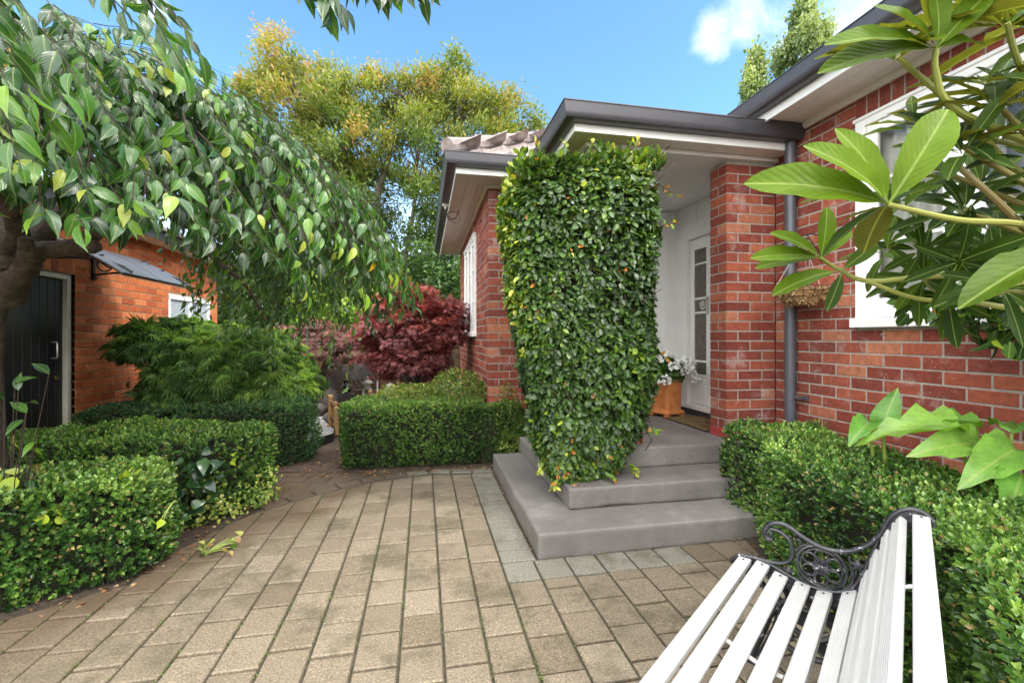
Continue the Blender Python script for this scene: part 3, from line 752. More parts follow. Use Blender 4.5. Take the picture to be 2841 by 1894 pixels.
# ------------------------------------------------------------------ brick outbuilding on the left
ob = thing('brick_outbuilding', (-3.9, 5.5, 0), 'orange brick outbuilding with a black boarded door at the left', 'outbuilding')
w = MB(); OO = [(5.49-3.0-.99, 5.49-3.0, 0, 2.0), (7.24-3.0, 8.5-3.0, .9, 1.97)]
oo, od, on = (-3.58, 3.0), (0, 1), (1, 0)
mortar_face(w, oo, od, on, 5.78, 0, 2.62, OO, depth=.15)
brick_face(w, oo, od, on, 5.78, range(0, 31), opens=[(5.49-3.99,2.49,0,2.22), OO[1]], depth=.15)
soldier(w, oo, od, on, 1.5, 2.49, 2.005, 2.205)
w.build('wall', [M['obrick'], M['omortar']], ob)
w = MB(); w.box(-7, -3.76, 3.0, 8.78, 0, 2.6); w.build('inner_wall', M['cream'], ob)
d = MB()
for i in range(9):
    y0 = 4.56+i*.0945; d.box(-3.665, -3.64, y0+.002, y0+.0925, .02, 1.93)
d.box(-3.69, -3.665, 4.5, 5.42, 0, 1.96)
dd = d.build('door', M['black'], ob, bevel=.003)
h = MB(); hy = 5.27; h.tube([(-3.64,hy,1.30),(-3.60,hy,1.30),(-3.59,hy,1.29),(-3.59,hy,1.15),(-3.60,hy,1.14),(-3.64,hy,1.14)], .007, 8); h.build('door_handle', M['metal'], dd, smooth=True)
h = MB(); h.tube([(-3.64,5.33,.94),(-3.632,5.33,.94)], .022, 16); h.build('lock', M['brass'], dd, smooth=True)
f = MB(); f.box(-3.66, -3.60, 5.415, 5.45, 0, 1.985); f.box(-3.66, -3.615, 5.45, 5.49, 0, 2.0); f.box(-3.66, -3.60, 4.5, 5.415, 1.94, 1.985); f.box(-3.66, -3.615, 4.5, 5.49, 1.985, 2.0); f.box(-3.66,-3.60,4.5,4.55,0,1.94)
f.build('door_frame', M['cream2'], ob, bevel=.003)
M['frost'] = paint('frosted_glass', (.42,.47,.50), .35, .35, 30, bumpk=.5, bs=40)
f = MB(); ya, yb = 7.24, 8.5
f.box(-3.62, -3.575, ya, ya+.05, .9, 1.97); f.box(-3.62, -3.575, yb-.05, yb, .9, 1.97); f.box(-3.62, -3.57, ya, yb, 1.90, 1.972); f.box(-3.62, -3.575, 7.85, 7.9, .9, 1.9); f.box(-3.62,-3.55,ya,yb,.88,.95)
wf = f.build('window_frame', M['white'], ob, bevel=.004)
f = MB(); f.box(-3.605, -3.60, ya+.05, yb-.05, .95, 1.90); f.build('pane', M['frost'], wf)
f = MB(); f.box(-3.60, -3.30, 2.9, 8.9, 2.60, 2.62); f.build('soffit', M['offwhite'], ob)
f = MB(); f.sweep([(-3.30,8.95),(-3.30,2.9)], [(0,2.58),(.02,2.58),(.02,2.74),(0,2.74)]); f.build('fascia', M['gutter'], ob)
f = MB(); f.add([(-3.22,2.8,2.74),(-3.22,9.0,2.74),(-7,9.0,3.9),(-7,2.8,3.9),(-3.22,2.8,2.70),(-3.22,9.0,2.70),(-7,9.0,2.6),(-7,2.8,2.6)], [(0,1,2,3),(7,6,5,4),(0,4,5,1),(2,6,7,3),(1,5,6,2),(0,3,7,4)]); f.build('roof', M['tile'], ob)
# awning
aw = MB(); M['poly'] = paint('polycarbonate_sheet', (.42,.46,.52), .12, .05, 3, spec=.8)
m, nt, b, out = mat('clear_polycarbonate'); b.inputs['Base Color'].default_value = (.30,.34,.40,1); b.inputs['Roughness'].default_value = .1
tr = N(nt, 'ShaderNodeBsdfTranslucent'); tr.inputs[0].default_value = (.55,.6,.66,1); mx = N(nt, 'ShaderNodeMixShader'); mx.inputs[0].default_value = .55
nt.links.new(b.outputs[0], mx.inputs[1]); nt.links.new(tr.outputs[0], mx.inputs[2]); nt.links.new(mx.outputs[0], out.inputs[0]); M['poly'] = m
awn = thing('door_awning', (-3.1, 5.2, 2.0), 'curved clear awning on black scroll brackets above the outbuilding door', 'awning')
prof = [(t, 2.30 - .02*t*2 - .345*(t/.94)**1.9) for t in np.linspace(0, .94, 12)]
vs = []; ya, yb = 4.60, 5.86
for (t, z) in prof:
    for (y, dz) in ((ya,0),(yb,0),(ya,.006),(yb,.006)): vs.append((-3.575+t, y, z+dz))
fs = []
for i in range(len(prof)-1):
    a, b_ = i*4, (i+1)*4; fs += [(a,a+1,b_+1,b_),(a+2,b_+2,b_+3,a+3),(a,b_,b_+2,a+2),(a+1,a+3,b_+3,b_+1)]
aw.add(vs, fs); aw.build('canopy_sheet', M['poly'], awn, smooth=True, angle=60)
fr = MB()
for y in (4.60, 5.23, 5.86): fr.tube([(-3.575+t, y, z-.004) for t, z in prof], .011, 8)
fr.tube([(-3.575+prof[-1][0], ya, prof[-1][1]), (-3.575+prof[-1][0], yb, prof[-1][1])], .013, 8); fr.box(-3.58, -3.555, ya, yb, 2.285, 2.325)
fr.build('frame', M['black'], awn, smooth=True)
for y in (4.75, 5.73):
    k = MB(); x0 = -3.577
    k.box(x0, x0+.02, y-.018, y+.018, 1.98, 2.29); k.tube([(x0+.012,y,2.0),(x0+.03,y,1.985)], .025, 10)
    k.tube([(x0+.01,y,2.03),(x0+.2,y,2.06),(x0+.42,y,2.07),(x0+.66,y,2.07),(x0+.86,y,2.0),(x0+.93,y,1.95)], .011, 8)
    for (cx, r) in ((.12,.075),(.32,.06),(.50,.05)): k.tube([(x0+cx+r*math.cos(a), y, 2.15+(.0)+r*math.sin(a)) for a in np.linspace(0, 6.28, 18)], .008, 6)
    k.tube([(x0+.01,y,2.25),(x0+.15,y,2.12),(x0+.42,y,2.09),(x0+.7,y,2.10)], .009, 6)
    k.build('bracket', M['black'], awn, smooth=True)
# ------------------------------------------------------------------ leaf materials
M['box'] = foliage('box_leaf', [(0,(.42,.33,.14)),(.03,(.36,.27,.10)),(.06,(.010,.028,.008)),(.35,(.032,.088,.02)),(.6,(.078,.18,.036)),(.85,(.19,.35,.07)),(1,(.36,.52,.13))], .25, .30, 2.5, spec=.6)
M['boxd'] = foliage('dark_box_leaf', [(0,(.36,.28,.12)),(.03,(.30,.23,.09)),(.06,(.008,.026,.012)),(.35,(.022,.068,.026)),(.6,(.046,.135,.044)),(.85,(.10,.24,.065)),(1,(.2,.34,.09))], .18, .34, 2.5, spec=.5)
M['lime'] = foliage('lime_leaf', [(0,(.3,.42,.03)),(1,(.5,.62,.06))], .4, .35)
M['fig'] = foliage('fig_leaf', [(0,(.42,.14,.03)),(.025,(.46,.2,.03)),(.03,(.008,.026,.010)),(.3,(.020,.054,.012)),(.6,(.052,.125,.018)),(.8,(.15,.25,.025)),(.9,(.28,.38,.03)),(1,(.50,.52,.07))], .18, .30, 3, spec=.5, veins=(5, .08, .3, .35))
M['cherry'] = foliage('cherry_leaf', [(0,(.5,.33,.02)),(.012,(.5,.33,.02)),(.015,(.008,.028,.010)),(.3,(.015,.050,.015)),(.6,(.030,.098,.02)),(.82,(.075,.20,.025)),(.93,(.17,.32,.03)),(1,(.32,.38,.06))], .24, .27, 1.5, back=(.06,.13,.035), spec=.65, tmul=2.0, veins=(9, .07, .35, .42))
M['tree'] = foliage('autumn_tree_leaf', [(0,(.05,.10,.025)),(.3,(.12,.18,.035)),(.6,(.23,.26,.05)),(.85,(.36,.28,.07)),(1,(.40,.22,.09))], .35, .55, .6, tmul=1.5)
M['dtree'] = foliage('dark_tree_leaf', [(0,(.012,.035,.012)),(.5,(.04,.095,.025)),(1,(.09,.17,.04))], .3, .5, 1)
M['ltree'] = foliage('light_tree_leaf', [(0,(.08,.15,.03)),(.5,(.2,.32,.05)),(1,(.4,.5,.12))], .45, .5, 1)
M['poplar'] = foliage('poplar_leaf', [(0,(.04,.08,.03)),(.5,(.15,.22,.09)),(1,(.36,.42,.2))], .3, .5, .3)
M['red'] = foliage('red_maple_leaf', [(0,(.05,.014,.018)),(.4,(.19,.055,.065)),(.7,(.36,.13,.14)),(.9,(.48,.15,.11)),(1,(.48,.18,.13))], .28, .45, 2, tcol=(1.6,.7,.6))
M['purple'] = foliage('purple_maple_leaf', [(0,(.13,.06,.07)),(.4,(.28,.15,.15)),(.75,(.44,.29,.25)),(1,(.45,.38,.2))], .25, .5, 2, tcol=(1.5,.9,.7))
M['lace'] = foliage('lace_maple_leaf', [(0,(.04,.10,.035)),(.45,(.10,.20,.06)),(.75,(.19,.33,.085)),(1,(.36,.48,.14))], .38, .45, 1.5)
M['varie'] = foliage('variegated_leaf', [(0,(.35,.2,.1)),(.12,(.4,.3,.12)),(.15,(.06,.13,.02)),(.5,(.12,.22,.03)),(.75,(.3,.36,.06)),(1,(.48,.47,.14))], .25, .45, 2)
M['rhodo'] = foliage('rhododendron_leaf', [(0,(.016,.042,.008)),(.4,(.042,.085,.007)),(.7,(.082,.150,.006)),(1,(.125,.215,.007))], .34, .48, 9, back=(.12,.105,.03), backfac=.72, spec=.14, tmul=1.5, veins=(13, .055, .45, .25))
M['calla'] = foliage('calla_leaf', [(0,(.07,.20,.03)),(.6,(.13,.31,.05)),(1,(.25,.43,.08))], .3, .3, 14, spec=.5, tmul=1.6, veins=(12, .05, .5, .55))
M['geran'] = foliage('geranium_leaf', [(0,(.03,.09,.02)),(1,(.09,.2,.04))], .3, .45)
M['stem'] = foliage('green_stem', [(0,(.14,.2,.04)),(1,(.3,.36,.09))], 0, .45)
M['flower'] = paint('white_petals', (.88,.88,.86), .6, .02)
M['ivy'] = foliage('ivy_leaf', [(0,(.008,.03,.012)),(.6,(.02,.065,.022)),(1,(.05,.13,.03))], .15, .22, 6, spec=.6)

def ccw(poly): return poly if area(poly) > 0 else poly[::-1]
def inset(poly, d):
    n = len(poly); out = []
    for i in range(n):
        p0, p, p1 = (np.array(poly[j % n], float) for j in (i-1, i, i+1))
        a, b = unit(p-p0), unit(p1-p); n0, n1 = np.array((-a[1], a[0])), np.array((-b[1], b[0])); m = unit(n0+n1)
        out.append(tuple(p + m*min(d/max(.35, np.dot(m, n0)), d*2)))
    return out
def hedge(name, poly, z1, dens, size, material, label, cat='hedge', group=None, seed=1, lump=.045, topb=.14, dead=.045, z0=0., base=.46, tmpl='tiny', per=7, topvar=.02):
    poly = ccw(poly); n = len(poly); P0 = np.array(poly, float)
    cx, cy = P0.mean(0); root = thing(name, (cx, cy, z0), label, cat, group)
    E_ = np.roll(P0, -1, 0) - P0; L = np.linalg.norm(E_, axis=1); per_ = L.sum(); A = abs(area(poly)); H = z1-z0
    ns, nt_ = int(per_*H*dens), int(A*dens)
    f1, f2, f3 = Field(seed, 5), Field(seed+1, 14), Field(seed+2, 2.2)
    i = np.searchsorted(np.cumsum(L)/per_, rng.uniform(0, 1, ns)); i = np.minimum(i, n-1); t = rng.uniform(0, 1, ns)[:, None]
    pt = P0[i] + E_[i]*t; nr = np.stack([E_[i][:, 1], -E_[i][:, 0]], 1)/L[i][:, None]
    # soften the corners
    w = np.minimum(t[:, 0], 1-t[:, 0])*L[i]; cen = unit(pt-np.array((cx, cy))); k = np.clip(1-w/.12, 0, 1)[:, None]
    nr = unit(nr*(1-.5*k)+cen*.5*k); pt = pt - nr*(.03*k**2)
    z = z0+.015 + (H-.015)*rng.uniform(0, 1, ns)**.95; hr = np.clip((z-(z1-.06))/.06, 0, 1); pt = pt - nr*(.05*hr**2)[:, None]
    low = np.clip((z0+.12-z)/.12, 0, 1); pt = pt - nr*(.04*low)[:, None]
    S = np.c_[pt, z]; Sn = np.c_[nr, .15+hr*.9]
    q = rng.uniform(P0.min(0), P0.max(0), (nt_*4, 2)); q = q[in_poly(q, inset(poly, .03))][:nt_]
    T = np.c_[q, np.full(len(q), z1)]; Tn = np.tile((0, 0, 1.), (len(q), 1))
    P = np.concatenate([S, T]); Nn = unit(np.concatenate([Sn, Tn])); top = np.r_[hr, np.ones(len(q))]
    d = lump*(f1(P)*.6 + f2(P)*.4) - np.abs(rng.normal(0, .018, len(P)))
    P = P + Nn*d[:, None]; P[:, 2] += top*topvar*f3(P)
    # small dark gaps
    keep = (f2(P*1.7+5) + .5*f1(P*2) + rng.normal(0, .35, len(P))) >-1.4 - top*.8
    P, Nn, top = P[keep], Nn[keep], top[keep]; m = len(P)
    ax = unit(Nn*.9 + rng.normal(0, .42, (m, 3)) + np.array((0, 0, .28)))
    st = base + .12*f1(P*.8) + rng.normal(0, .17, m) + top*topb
    PP, DD, NN, SS, TI = [], [], [], [], []
    a0 = rng.uniform(0, 6.28, m); u = unit(np.cross(ax, rand_unit(m))); v = np.cross(ax, u)
    for k in range(per):
        a = a0 + k*2.4; rad = u*np.cos(a)[:, None]+v*np.sin(a)[:, None]; op = .35+.9*(1-k/per)
        PP.append(P + ax*(k*size*.28 - size*.6)); DD.append(ax*1. + rad*op); NN.append(ax - rad*.4 + rng.normal(0, .25, (m, 3)))
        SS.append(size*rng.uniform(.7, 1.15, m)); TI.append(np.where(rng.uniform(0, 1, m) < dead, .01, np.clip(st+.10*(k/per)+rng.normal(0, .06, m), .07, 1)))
    leaves('foliage', tmpl, np.concatenate(PP), np.concatenate(DD), np.concatenate(NN), np.concatenate(SS), np.concatenate(TI), material, root)
    c = MB(); c.prism(inset(poly, .10), z0, z1-.10)
    # bare twigs low on the faces
    idx = rng.integers(0, ns, 260)
    for j in idx:
        if j >= len(P): continue
        p = P[j]; 
        if p[2] > z0+.6*H: continue
        b = np.array((p[0]-Nn[j][0]*.06, p[1]-Nn[j][1]*.06, z0)); e = p + Nn[j]*.004
        c.tube([b, (b+e)/2+rng.normal(0, .015, 3), e], [.004, .003, .0015], 4)
    c.build('branches', M['hcore'], root)
    return root

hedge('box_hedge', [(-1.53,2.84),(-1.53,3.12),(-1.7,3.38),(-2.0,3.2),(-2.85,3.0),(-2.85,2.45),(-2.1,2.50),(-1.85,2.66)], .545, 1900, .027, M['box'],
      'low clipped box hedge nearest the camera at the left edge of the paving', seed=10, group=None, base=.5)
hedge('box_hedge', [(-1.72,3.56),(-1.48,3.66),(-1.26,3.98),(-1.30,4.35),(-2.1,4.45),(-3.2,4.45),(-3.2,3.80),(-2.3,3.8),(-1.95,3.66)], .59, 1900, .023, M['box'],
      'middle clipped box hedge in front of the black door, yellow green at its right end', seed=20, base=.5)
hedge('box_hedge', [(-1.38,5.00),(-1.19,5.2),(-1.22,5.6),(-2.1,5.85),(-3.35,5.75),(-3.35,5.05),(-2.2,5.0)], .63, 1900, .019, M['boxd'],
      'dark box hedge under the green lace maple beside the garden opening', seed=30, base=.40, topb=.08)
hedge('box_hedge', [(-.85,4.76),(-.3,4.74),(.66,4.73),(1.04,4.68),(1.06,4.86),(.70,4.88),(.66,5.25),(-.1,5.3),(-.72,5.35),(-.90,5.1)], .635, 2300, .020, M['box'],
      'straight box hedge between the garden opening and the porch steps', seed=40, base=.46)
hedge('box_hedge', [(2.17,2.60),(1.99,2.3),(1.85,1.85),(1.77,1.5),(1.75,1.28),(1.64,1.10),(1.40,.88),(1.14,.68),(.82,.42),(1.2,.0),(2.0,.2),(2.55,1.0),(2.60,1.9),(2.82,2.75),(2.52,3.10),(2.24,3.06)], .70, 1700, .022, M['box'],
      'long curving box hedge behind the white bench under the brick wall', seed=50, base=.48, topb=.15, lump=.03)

# creeping plant climbing over the house corner and the far end of the straight hedge
def mound(P, Nn, size, tmpl, material, name, parent, base=.5, var=.2, down=.0, spread=.5, per=1, tintf=None, smooth=False, nj=.4):
    m = len(P); D = unit(Nn*spread + rng.normal(0, .5, (m, 3)) + np.array((0, 0, -down)))
    t = np.clip(base + rng.normal(0, var, m) + (tintf if tintf is not None else 0), 0, 1)
    return leaves(name, tmpl, P, D, Nn + rng.normal(0, nj, (m, 3)), size*rng.uniform(.65, 1.15, m), t, material, parent, smooth)
def ell_pts(c, r, n, lump=.15, seed=1, zmin=-1., inner=.75, freq=2.5):
    d = rand_unit(n*2); d = d[d[:, 2] > zmin][:n]; f = Field(seed, freq)
    k = (1 + lump*f(d))*rng.uniform(inner, 1.02, len(d))
    return np.array(c) + d*np.array(r)*k[:, None], unit(d/np.array(r))
root = thing('variegated_shrub', (.2, 5.4, 0), 'yellow green variegated shrub spreading against the corner of the left wing', 'shrub')
Pa, Na = ell_pts((.42,5.28,.52), (.42,.42,.43), 7000, .14, 5, -.6)
Pb, Nb = ell_pts((-.15,5.55,.48), (.45,.4,.33), 6000, .12, 6, -.3)
Pc, Nc = ell_pts((.90,4.80,.40), (.2,.08,.40), 900, .15, 7, -1)
Pd, Nd = ell_pts((.95,4.75,.2), (.2,.1,.2), 1200, .2, 8, -1)
P = np.concatenate([Pa, Pb, Pc, Pd]); Nn = np.concatenate([Na, Nb, Nc, Nd])
mound(P, Nn, .032, 'tiny', M['varie'], 'foliage', root, .50, .24, tintf=Field(4, 3)(P)*.12)
c = MB(); 
for e in ((.42,5.28,.7),(.0,5.5,.6),(-.3,5.55,.5),(.86,4.82,.7),(.7,5.1,.8)): c.tube([(e[0]*.9+.02,e[1]+.03,0),(e[0],e[1],e[2]*.6),e], [.01,.007,.003], 5)
c.build('branches', M['twig'], root)

# ------------------------------------------------------------------ climbing fig column
root = thing('climbing_fig', (1.25, 3.4, .146), 'tall dark green climbing fig clipped into a column round the porch pier', 'climbing plant')
zk = [.30, .45, .61, .84, 1.10, 1.46, 1.79, 2.34, 2.60, 2.70]
xl = [1.00, .90, .84, .80, .76, .72, .68, .66, .70, .78]
xr = [1.42, 1.58, 1.66, 1.70, 1.74, 1.78, 1.81, 1.82, 1.76, 1.68]
yf = [3.16, 3.12, 3.10, 3.09, 3.08, 3.08, 3.08, 3.09, 3.12, 3.18]; yb = [3.5, 3.7, 3.8, 3.9, 3.95, 3.98, 4.0, 4.0, 3.95, 3.9]
n = 8600; z = rng.uniform(.30, 2.68, n); w0 = rng.uniform(0, 4, n); tq = (w0 % 1)*2-1; sd4 = w0.astype(int)
cxn = np.where(sd4 == 0, tq, np.where(sd4 == 1, 1, np.where(sd4 == 2, -tq, -1))); syn = np.where(sd4 == 0, -1, np.where(sd4 == 1, tq, np.where(sd4 == 2, 1, -tq)))
rk = (np.abs(cxn)**5+np.abs(syn)**5)**(-.2); cxn = cxn*rk; syn = syn*rk
hx, hy = (np.interp(z, zk, xr)-np.interp(z, zk, xl))/2, (np.interp(z, zk, yb)-np.interp(z, zk, yf))/2
cx, cy = (np.interp(z, zk, xr)+np.interp(z, zk, xl))/2, (np.interp(z, zk, yb)+np.interp(z, zk, yf))/2
P = np.c_[cx + hx*cxn, cy + hy*syn, z]; Nn = unit(np.c_[np.sign(cxn)*np.abs(cxn)**4/hx, np.sign(syn)*np.abs(syn)**4/hy, 0*z+.12])
nt_ = 1300; q = np.c_[rng.uniform(.7, 1.8, nt_), rng.uniform(3.12, 3.95, nt_), rng.normal(2.70, .03, nt_)]
P = np.concatenate([P, q]); Nn = np.concatenate([Nn, np.tile((0,0,1.), (nt_, 1))])
fl = Field(60, 3.5); fl2 = Field(61, 10)
P = P + Nn*(.035*fl(P)+.018*fl2(P)-np.abs(rng.normal(0, .036, len(P))))[:, None]
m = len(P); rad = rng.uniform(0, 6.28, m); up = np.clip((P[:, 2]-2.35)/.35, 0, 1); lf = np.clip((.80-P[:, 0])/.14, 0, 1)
PP, DD, NN, SS, TI = [], [], [], [], []
T1 = unit(np.cross(Nn, (0, .01, 1))); T2 = np.cross(Nn, T1)
for k in range(4):
    a = rad + k*1.7
    PP.append(P + T1*(np.cos(a)*.02)[:, None] + T2*(np.sin(a)*.02)[:, None] + Nn*rng.uniform(-.012, .012, (m, 1)))
    d = T1*np.cos(a)[:, None]*.75 + T2*np.sin(a)[:, None]*.45 + Nn*(.55+.5*up[:, None]) + np.array((0, 0, -.6))*(1-1.9*up[:, None]); DD.append(d + rng.normal(0, .5, (m, 3)))
    NN.append(Nn*1. + rng.normal(0, .42, (m, 3)) + np.array((0, 0, .45))); SS.append(.058*rng.uniform(.5, 1.2, m)*(1-.25*np.clip((.7-P[:, 2])/.4, 0, 1)))
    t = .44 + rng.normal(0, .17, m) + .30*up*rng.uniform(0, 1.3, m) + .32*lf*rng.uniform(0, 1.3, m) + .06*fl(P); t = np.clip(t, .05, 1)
    dead = rng.uniform(0, 1, m) < (.006 + .03*np.clip((.75-P[:, 2])/.3, 0, 1) + .02*(np.clip((P[:, 0]-1.68)/.1, 0, 1))); TI.append(np.where(dead, .01, t))
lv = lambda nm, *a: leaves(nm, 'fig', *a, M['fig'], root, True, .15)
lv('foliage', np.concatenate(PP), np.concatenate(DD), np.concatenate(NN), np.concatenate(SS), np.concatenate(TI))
# stray shoots
SP, SD, SN, ST = [], [], [], []; tw = MB()
shoots = [((1.76,3.2,2.55),(.18,-.02,-.10)),((1.70,3.2,2.66),(.1,0,.13)),((.85,3.2,2.66),(-.05,0,.12)),((1.2,3.15,2.68),(.02,-.02,.11)),((1.55,3.15,2.70),(.03,-.03,.12)),((1.05,3.2,2.7),(-.03,0,.1)),
          ((1.78,3.15,2.2),(.12,0,.03)),((1.74,3.2,1.25),(.10,-.03,-.06)),((1.66,3.15,.62),(.10,-.02,.02)),((.98,3.12,.42),(-.06,-.04,-.14)),((1.05,3.1,.36),(0,-.06,-.12)),((1.3,3.1,.36),(.05,-.05,-.05)),((1.50,3.12,.40),(.06,-.03,-.06)),((.72,3.3,2.4),(-.07,0,.08)),((.74,3.3,1.9),(-.07,0,.04)),((.80,3.3,1.2),(-.07,0,.03)),((.95,3.2,.33),(-.02,-.03,-.10)),((.9,3.25,.45),(-.05,0,-.1))]
for b, d in shoots:
    b, d = np.array(b), np.array(d)*1.; tw.tube([b-d*.4, b+d*.5, b+d+(0,0,-.01)], [.004,.003,.002], 5)
    for k in range(11):
        f = k/10; SP.append(b+d*f); SD.append(unit(d)*.6 + rng.normal(0, .6, 3)); SN.append(rng.normal(0, .4, 3)+(0,-.5,.8)); ST.append(min(1, .62+.35*f+rnd.uniform(-.1,.1)) if rnd.random() > .12 else .01)
lv('shoot_leaves', np.array(SP), np.array(SD), np.array(SN), np.full(len(SP), .048), np.array(ST))
for k in range(26):
    x = rnd.uniform(.95, 1.7); zz = rnd.uniform(.4, 2.5); tw.tube([(x, 3.13+.05, zz), (x+rnd.uniform(-.1,.1), 3.1, zz+.1), (x+rnd.uniform(-.2,.2), 3.12, zz+.2)], [.004,.004,.002], 5)
tw.build('shoots', M['twig'], root)
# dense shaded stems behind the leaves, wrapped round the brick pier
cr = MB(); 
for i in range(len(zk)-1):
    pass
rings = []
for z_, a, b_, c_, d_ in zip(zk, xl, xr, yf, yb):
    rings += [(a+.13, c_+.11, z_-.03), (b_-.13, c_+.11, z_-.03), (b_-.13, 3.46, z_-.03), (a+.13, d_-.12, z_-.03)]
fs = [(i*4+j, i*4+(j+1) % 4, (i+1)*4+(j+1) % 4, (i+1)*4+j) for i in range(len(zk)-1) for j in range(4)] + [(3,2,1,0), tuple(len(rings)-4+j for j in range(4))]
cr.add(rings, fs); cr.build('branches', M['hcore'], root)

# ------------------------------------------------------------------ weeping cherry
root = thing('weeping_cherry', (-2.5, 3.3, 0), 'weeping cherry tree with glossy drooping leaves arching over the left side', 'tree')
tk = MB()
tk.tube([(-2.66,3.30,0),(-2.65,3.31,.25),(-2.66,3.30,.7),(-2.65,3.28,1.2),(-2.60,3.26,1.5),(-2.52,3.25,1.70),(-2.46,3.25,1.82)], [.16,.13,.12,.11,.10,.10,.09], 14)
tk.build('trunk', M['bark'], root, smooth=True)
lb = MB()
for pts, r in (([(-2.45,3.24,1.66),(-2.34,3.18,1.80),(-2.2,3.1,1.855),(-2.088,3.06,1.86),(-1.95,3.03,1.875),(-1.86,3.03,1.98),(-1.84,3.06,2.11),(-1.84,3.16,2.35),(-1.7,3.4,2.75),(-1.35,3.5,2.95)], [.085,.068,.052,.047,.05,.043,.045,.04,.03,.02]),
               ([(-1.93,3.02,1.88),(-1.87,3.0,1.87),(-1.84,2.99,1.87)], [.045,.042,.03]),
               ([(-1.84,3.05,2.05),(-1.80,3.02,2.10)], [.03,.022]),
               ([(-2.44,3.21,1.75),(-2.3,3.1,1.94),(-2.25,2.99,2.04),(-2.27,2.7,2.3),(-2.1,2.2,2.7),(-1.8,1.7,2.75)], [.085,.05,.042,.038,.026,.012]),
               ([(-2.4,3.25,1.8),(-2.34,3.36,2.05),(-2.28,3.6,2.35),(-2.08,3.87,2.72),(-1.8,4.2,2.95)], [.08,.06,.05,.04,.02]),
               ([(-2.47,3.25,1.6),(-2.36,3.1,1.66),(-2.25,3.03,1.70),(-2.18,2.99,1.80),(-2.16,2.95,1.9)], [.09,.062,.05,.042,.03]),
               ([(-2.45,3.25,1.75),(-2.7,3.1,2.1),(-3.0,2.8,2.6),(-3.3,2.5,2.9)], [.1,.06,.05,.02]),
               ([(-2.45,3.3,1.75),(-2.8,3.5,2.2),(-3.1,3.9,2.8)], [.1,.06,.03]),
               ([(-2.2,3.5,2.2),(-1.9,3.7,2.3),(-1.69,3.78,2.15),(-1.60,3.9,1.95),(-1.45,4.1,1.78),(-1.35,4.25,1.5)], [.04,.032,.026,.02,.015,.008]),
               ([(-1.84,3.1,2.2),(-1.5,3.2,2.5),(-1.0,3.3,2.55),(-.6,3.4,2.3)], [.035,.028,.02,.01])):
    lb.tube(pts, r, 10)
lb.lathe([(.02,-.05),(.085,-.04),(.10,0),(.085,.035),(.055,.03),(.045,.005),(.01,0)], (-2.33,3.14,1.78), 14)
lb.build('branches', M['bark'], root, smooth=True)
c0 = np.array((-2.5, 3.25)); SP, SD, SN, SS, ST = [], [], [], [], []; tg = MB()
fz = Field(70, 1.3)
def rim(th):
    return 1.68 + .36*max(0, -math.sin(th+.15))**.7
def dome(r, th):      # height of the weeping crown at radius r
    Rm = 2.42 + .06*math.sin(3*th+1) - .42*max(0, -math.sin(th))
    return 2.93 - 1.22*(r/Rm)**2.9, Rm
def grow(path, size, gap, tint0, parent_lists, droop=.75, outward=None, r0=.0028):
    P = np.array(path); tg.tube(path, np.linspace(r0, .0012, len(path)), 4, caps=False)
    seg = np.linalg.norm(np.diff(P, axis=0), axis=1); cum = np.r_[0, np.cumsum(seg)]; s = gap; k = 0
    while s < cum[-1]:
        i = min(np.searchsorted(cum, s)-1, len(seg)-1); f = (s-cum[i])/seg[i]; p = P[i]+(P[i+1]-P[i])*f; t = unit(P[i+1]-P[i])
        side = unit(np.cross(t, (0, 0, 1)) + 1e-6)*(1 if k % 2 else -1)
        d = unit(t*.75 + side*rnd.uniform(.25,.85) + np.array((0,0,-droop*rnd.uniform(.2,1.6))) + rng.normal(0, .18, 3))
        out = outward if outward is not None else np.array((p[0]-c0[0], p[1]-c0[1], 1.2))
        SP.append(p + d*.012); SD.append(d); SN.append(unit(out) + rng.normal(0, .6, 3)); SS.append(size*rnd.uniform(.55, 1.2))
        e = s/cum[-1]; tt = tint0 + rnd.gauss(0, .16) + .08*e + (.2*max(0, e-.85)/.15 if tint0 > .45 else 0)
        ST.append(.005 if rnd.random() < .004 else min(1, max(.02, tt))); s += gap*rnd.uniform(.7, 1.3); k += 1
n_tw = 900
for q in range(n_tw):
    th = rnd.uniform(-math.pi*.86, math.pi*.42)      # the side that the photo can see, and round behind
    lay = rnd.choice([0, 0, 0, .10, .22, .38]); ra = rnd.uniform(.15, 1.9); L = rnd.uniform(.5, 1.1); pts = []; rr = ra; th2 = th+rnd.uniform(-.25,.25); zl = None
    bx = rnd.gauss(0, .075)
    while True:
        z, Rm = dome(min(rr, 2.5), th2); z += -lay + bx + .09*fz((rr*math.cos(th2), rr*math.sin(th2), 0))
        p = (c0[0]+rr*math.cos(th2), c0[1]+rr*math.sin(th2), z); pts.append(p); rr += .09; th2 += rnd.uniform(-.025,.025)
        if rr > Rm-.02*lay-lay*.2 or z < rim(th2)-.02: break
        if (rr-ra) > L: break
    if len(pts) < 3: continue
    if rr > Rm-.15:
        # hanging end
        h = rnd.uniform(.03, .20)*(1 if th > -.5 else .35); x, y, z = pts[-1]
        for k in range(4): pts.append((x+.02*math.cos(th)*(k+1), y+.02*math.sin(th)*(k+1), z-h*(k+1)/4))
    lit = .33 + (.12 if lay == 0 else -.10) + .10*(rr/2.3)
    near = (pts[0][1] < 2.3)
    grow(pts, .096, .040 if lay < .2 else .055, lit, None)
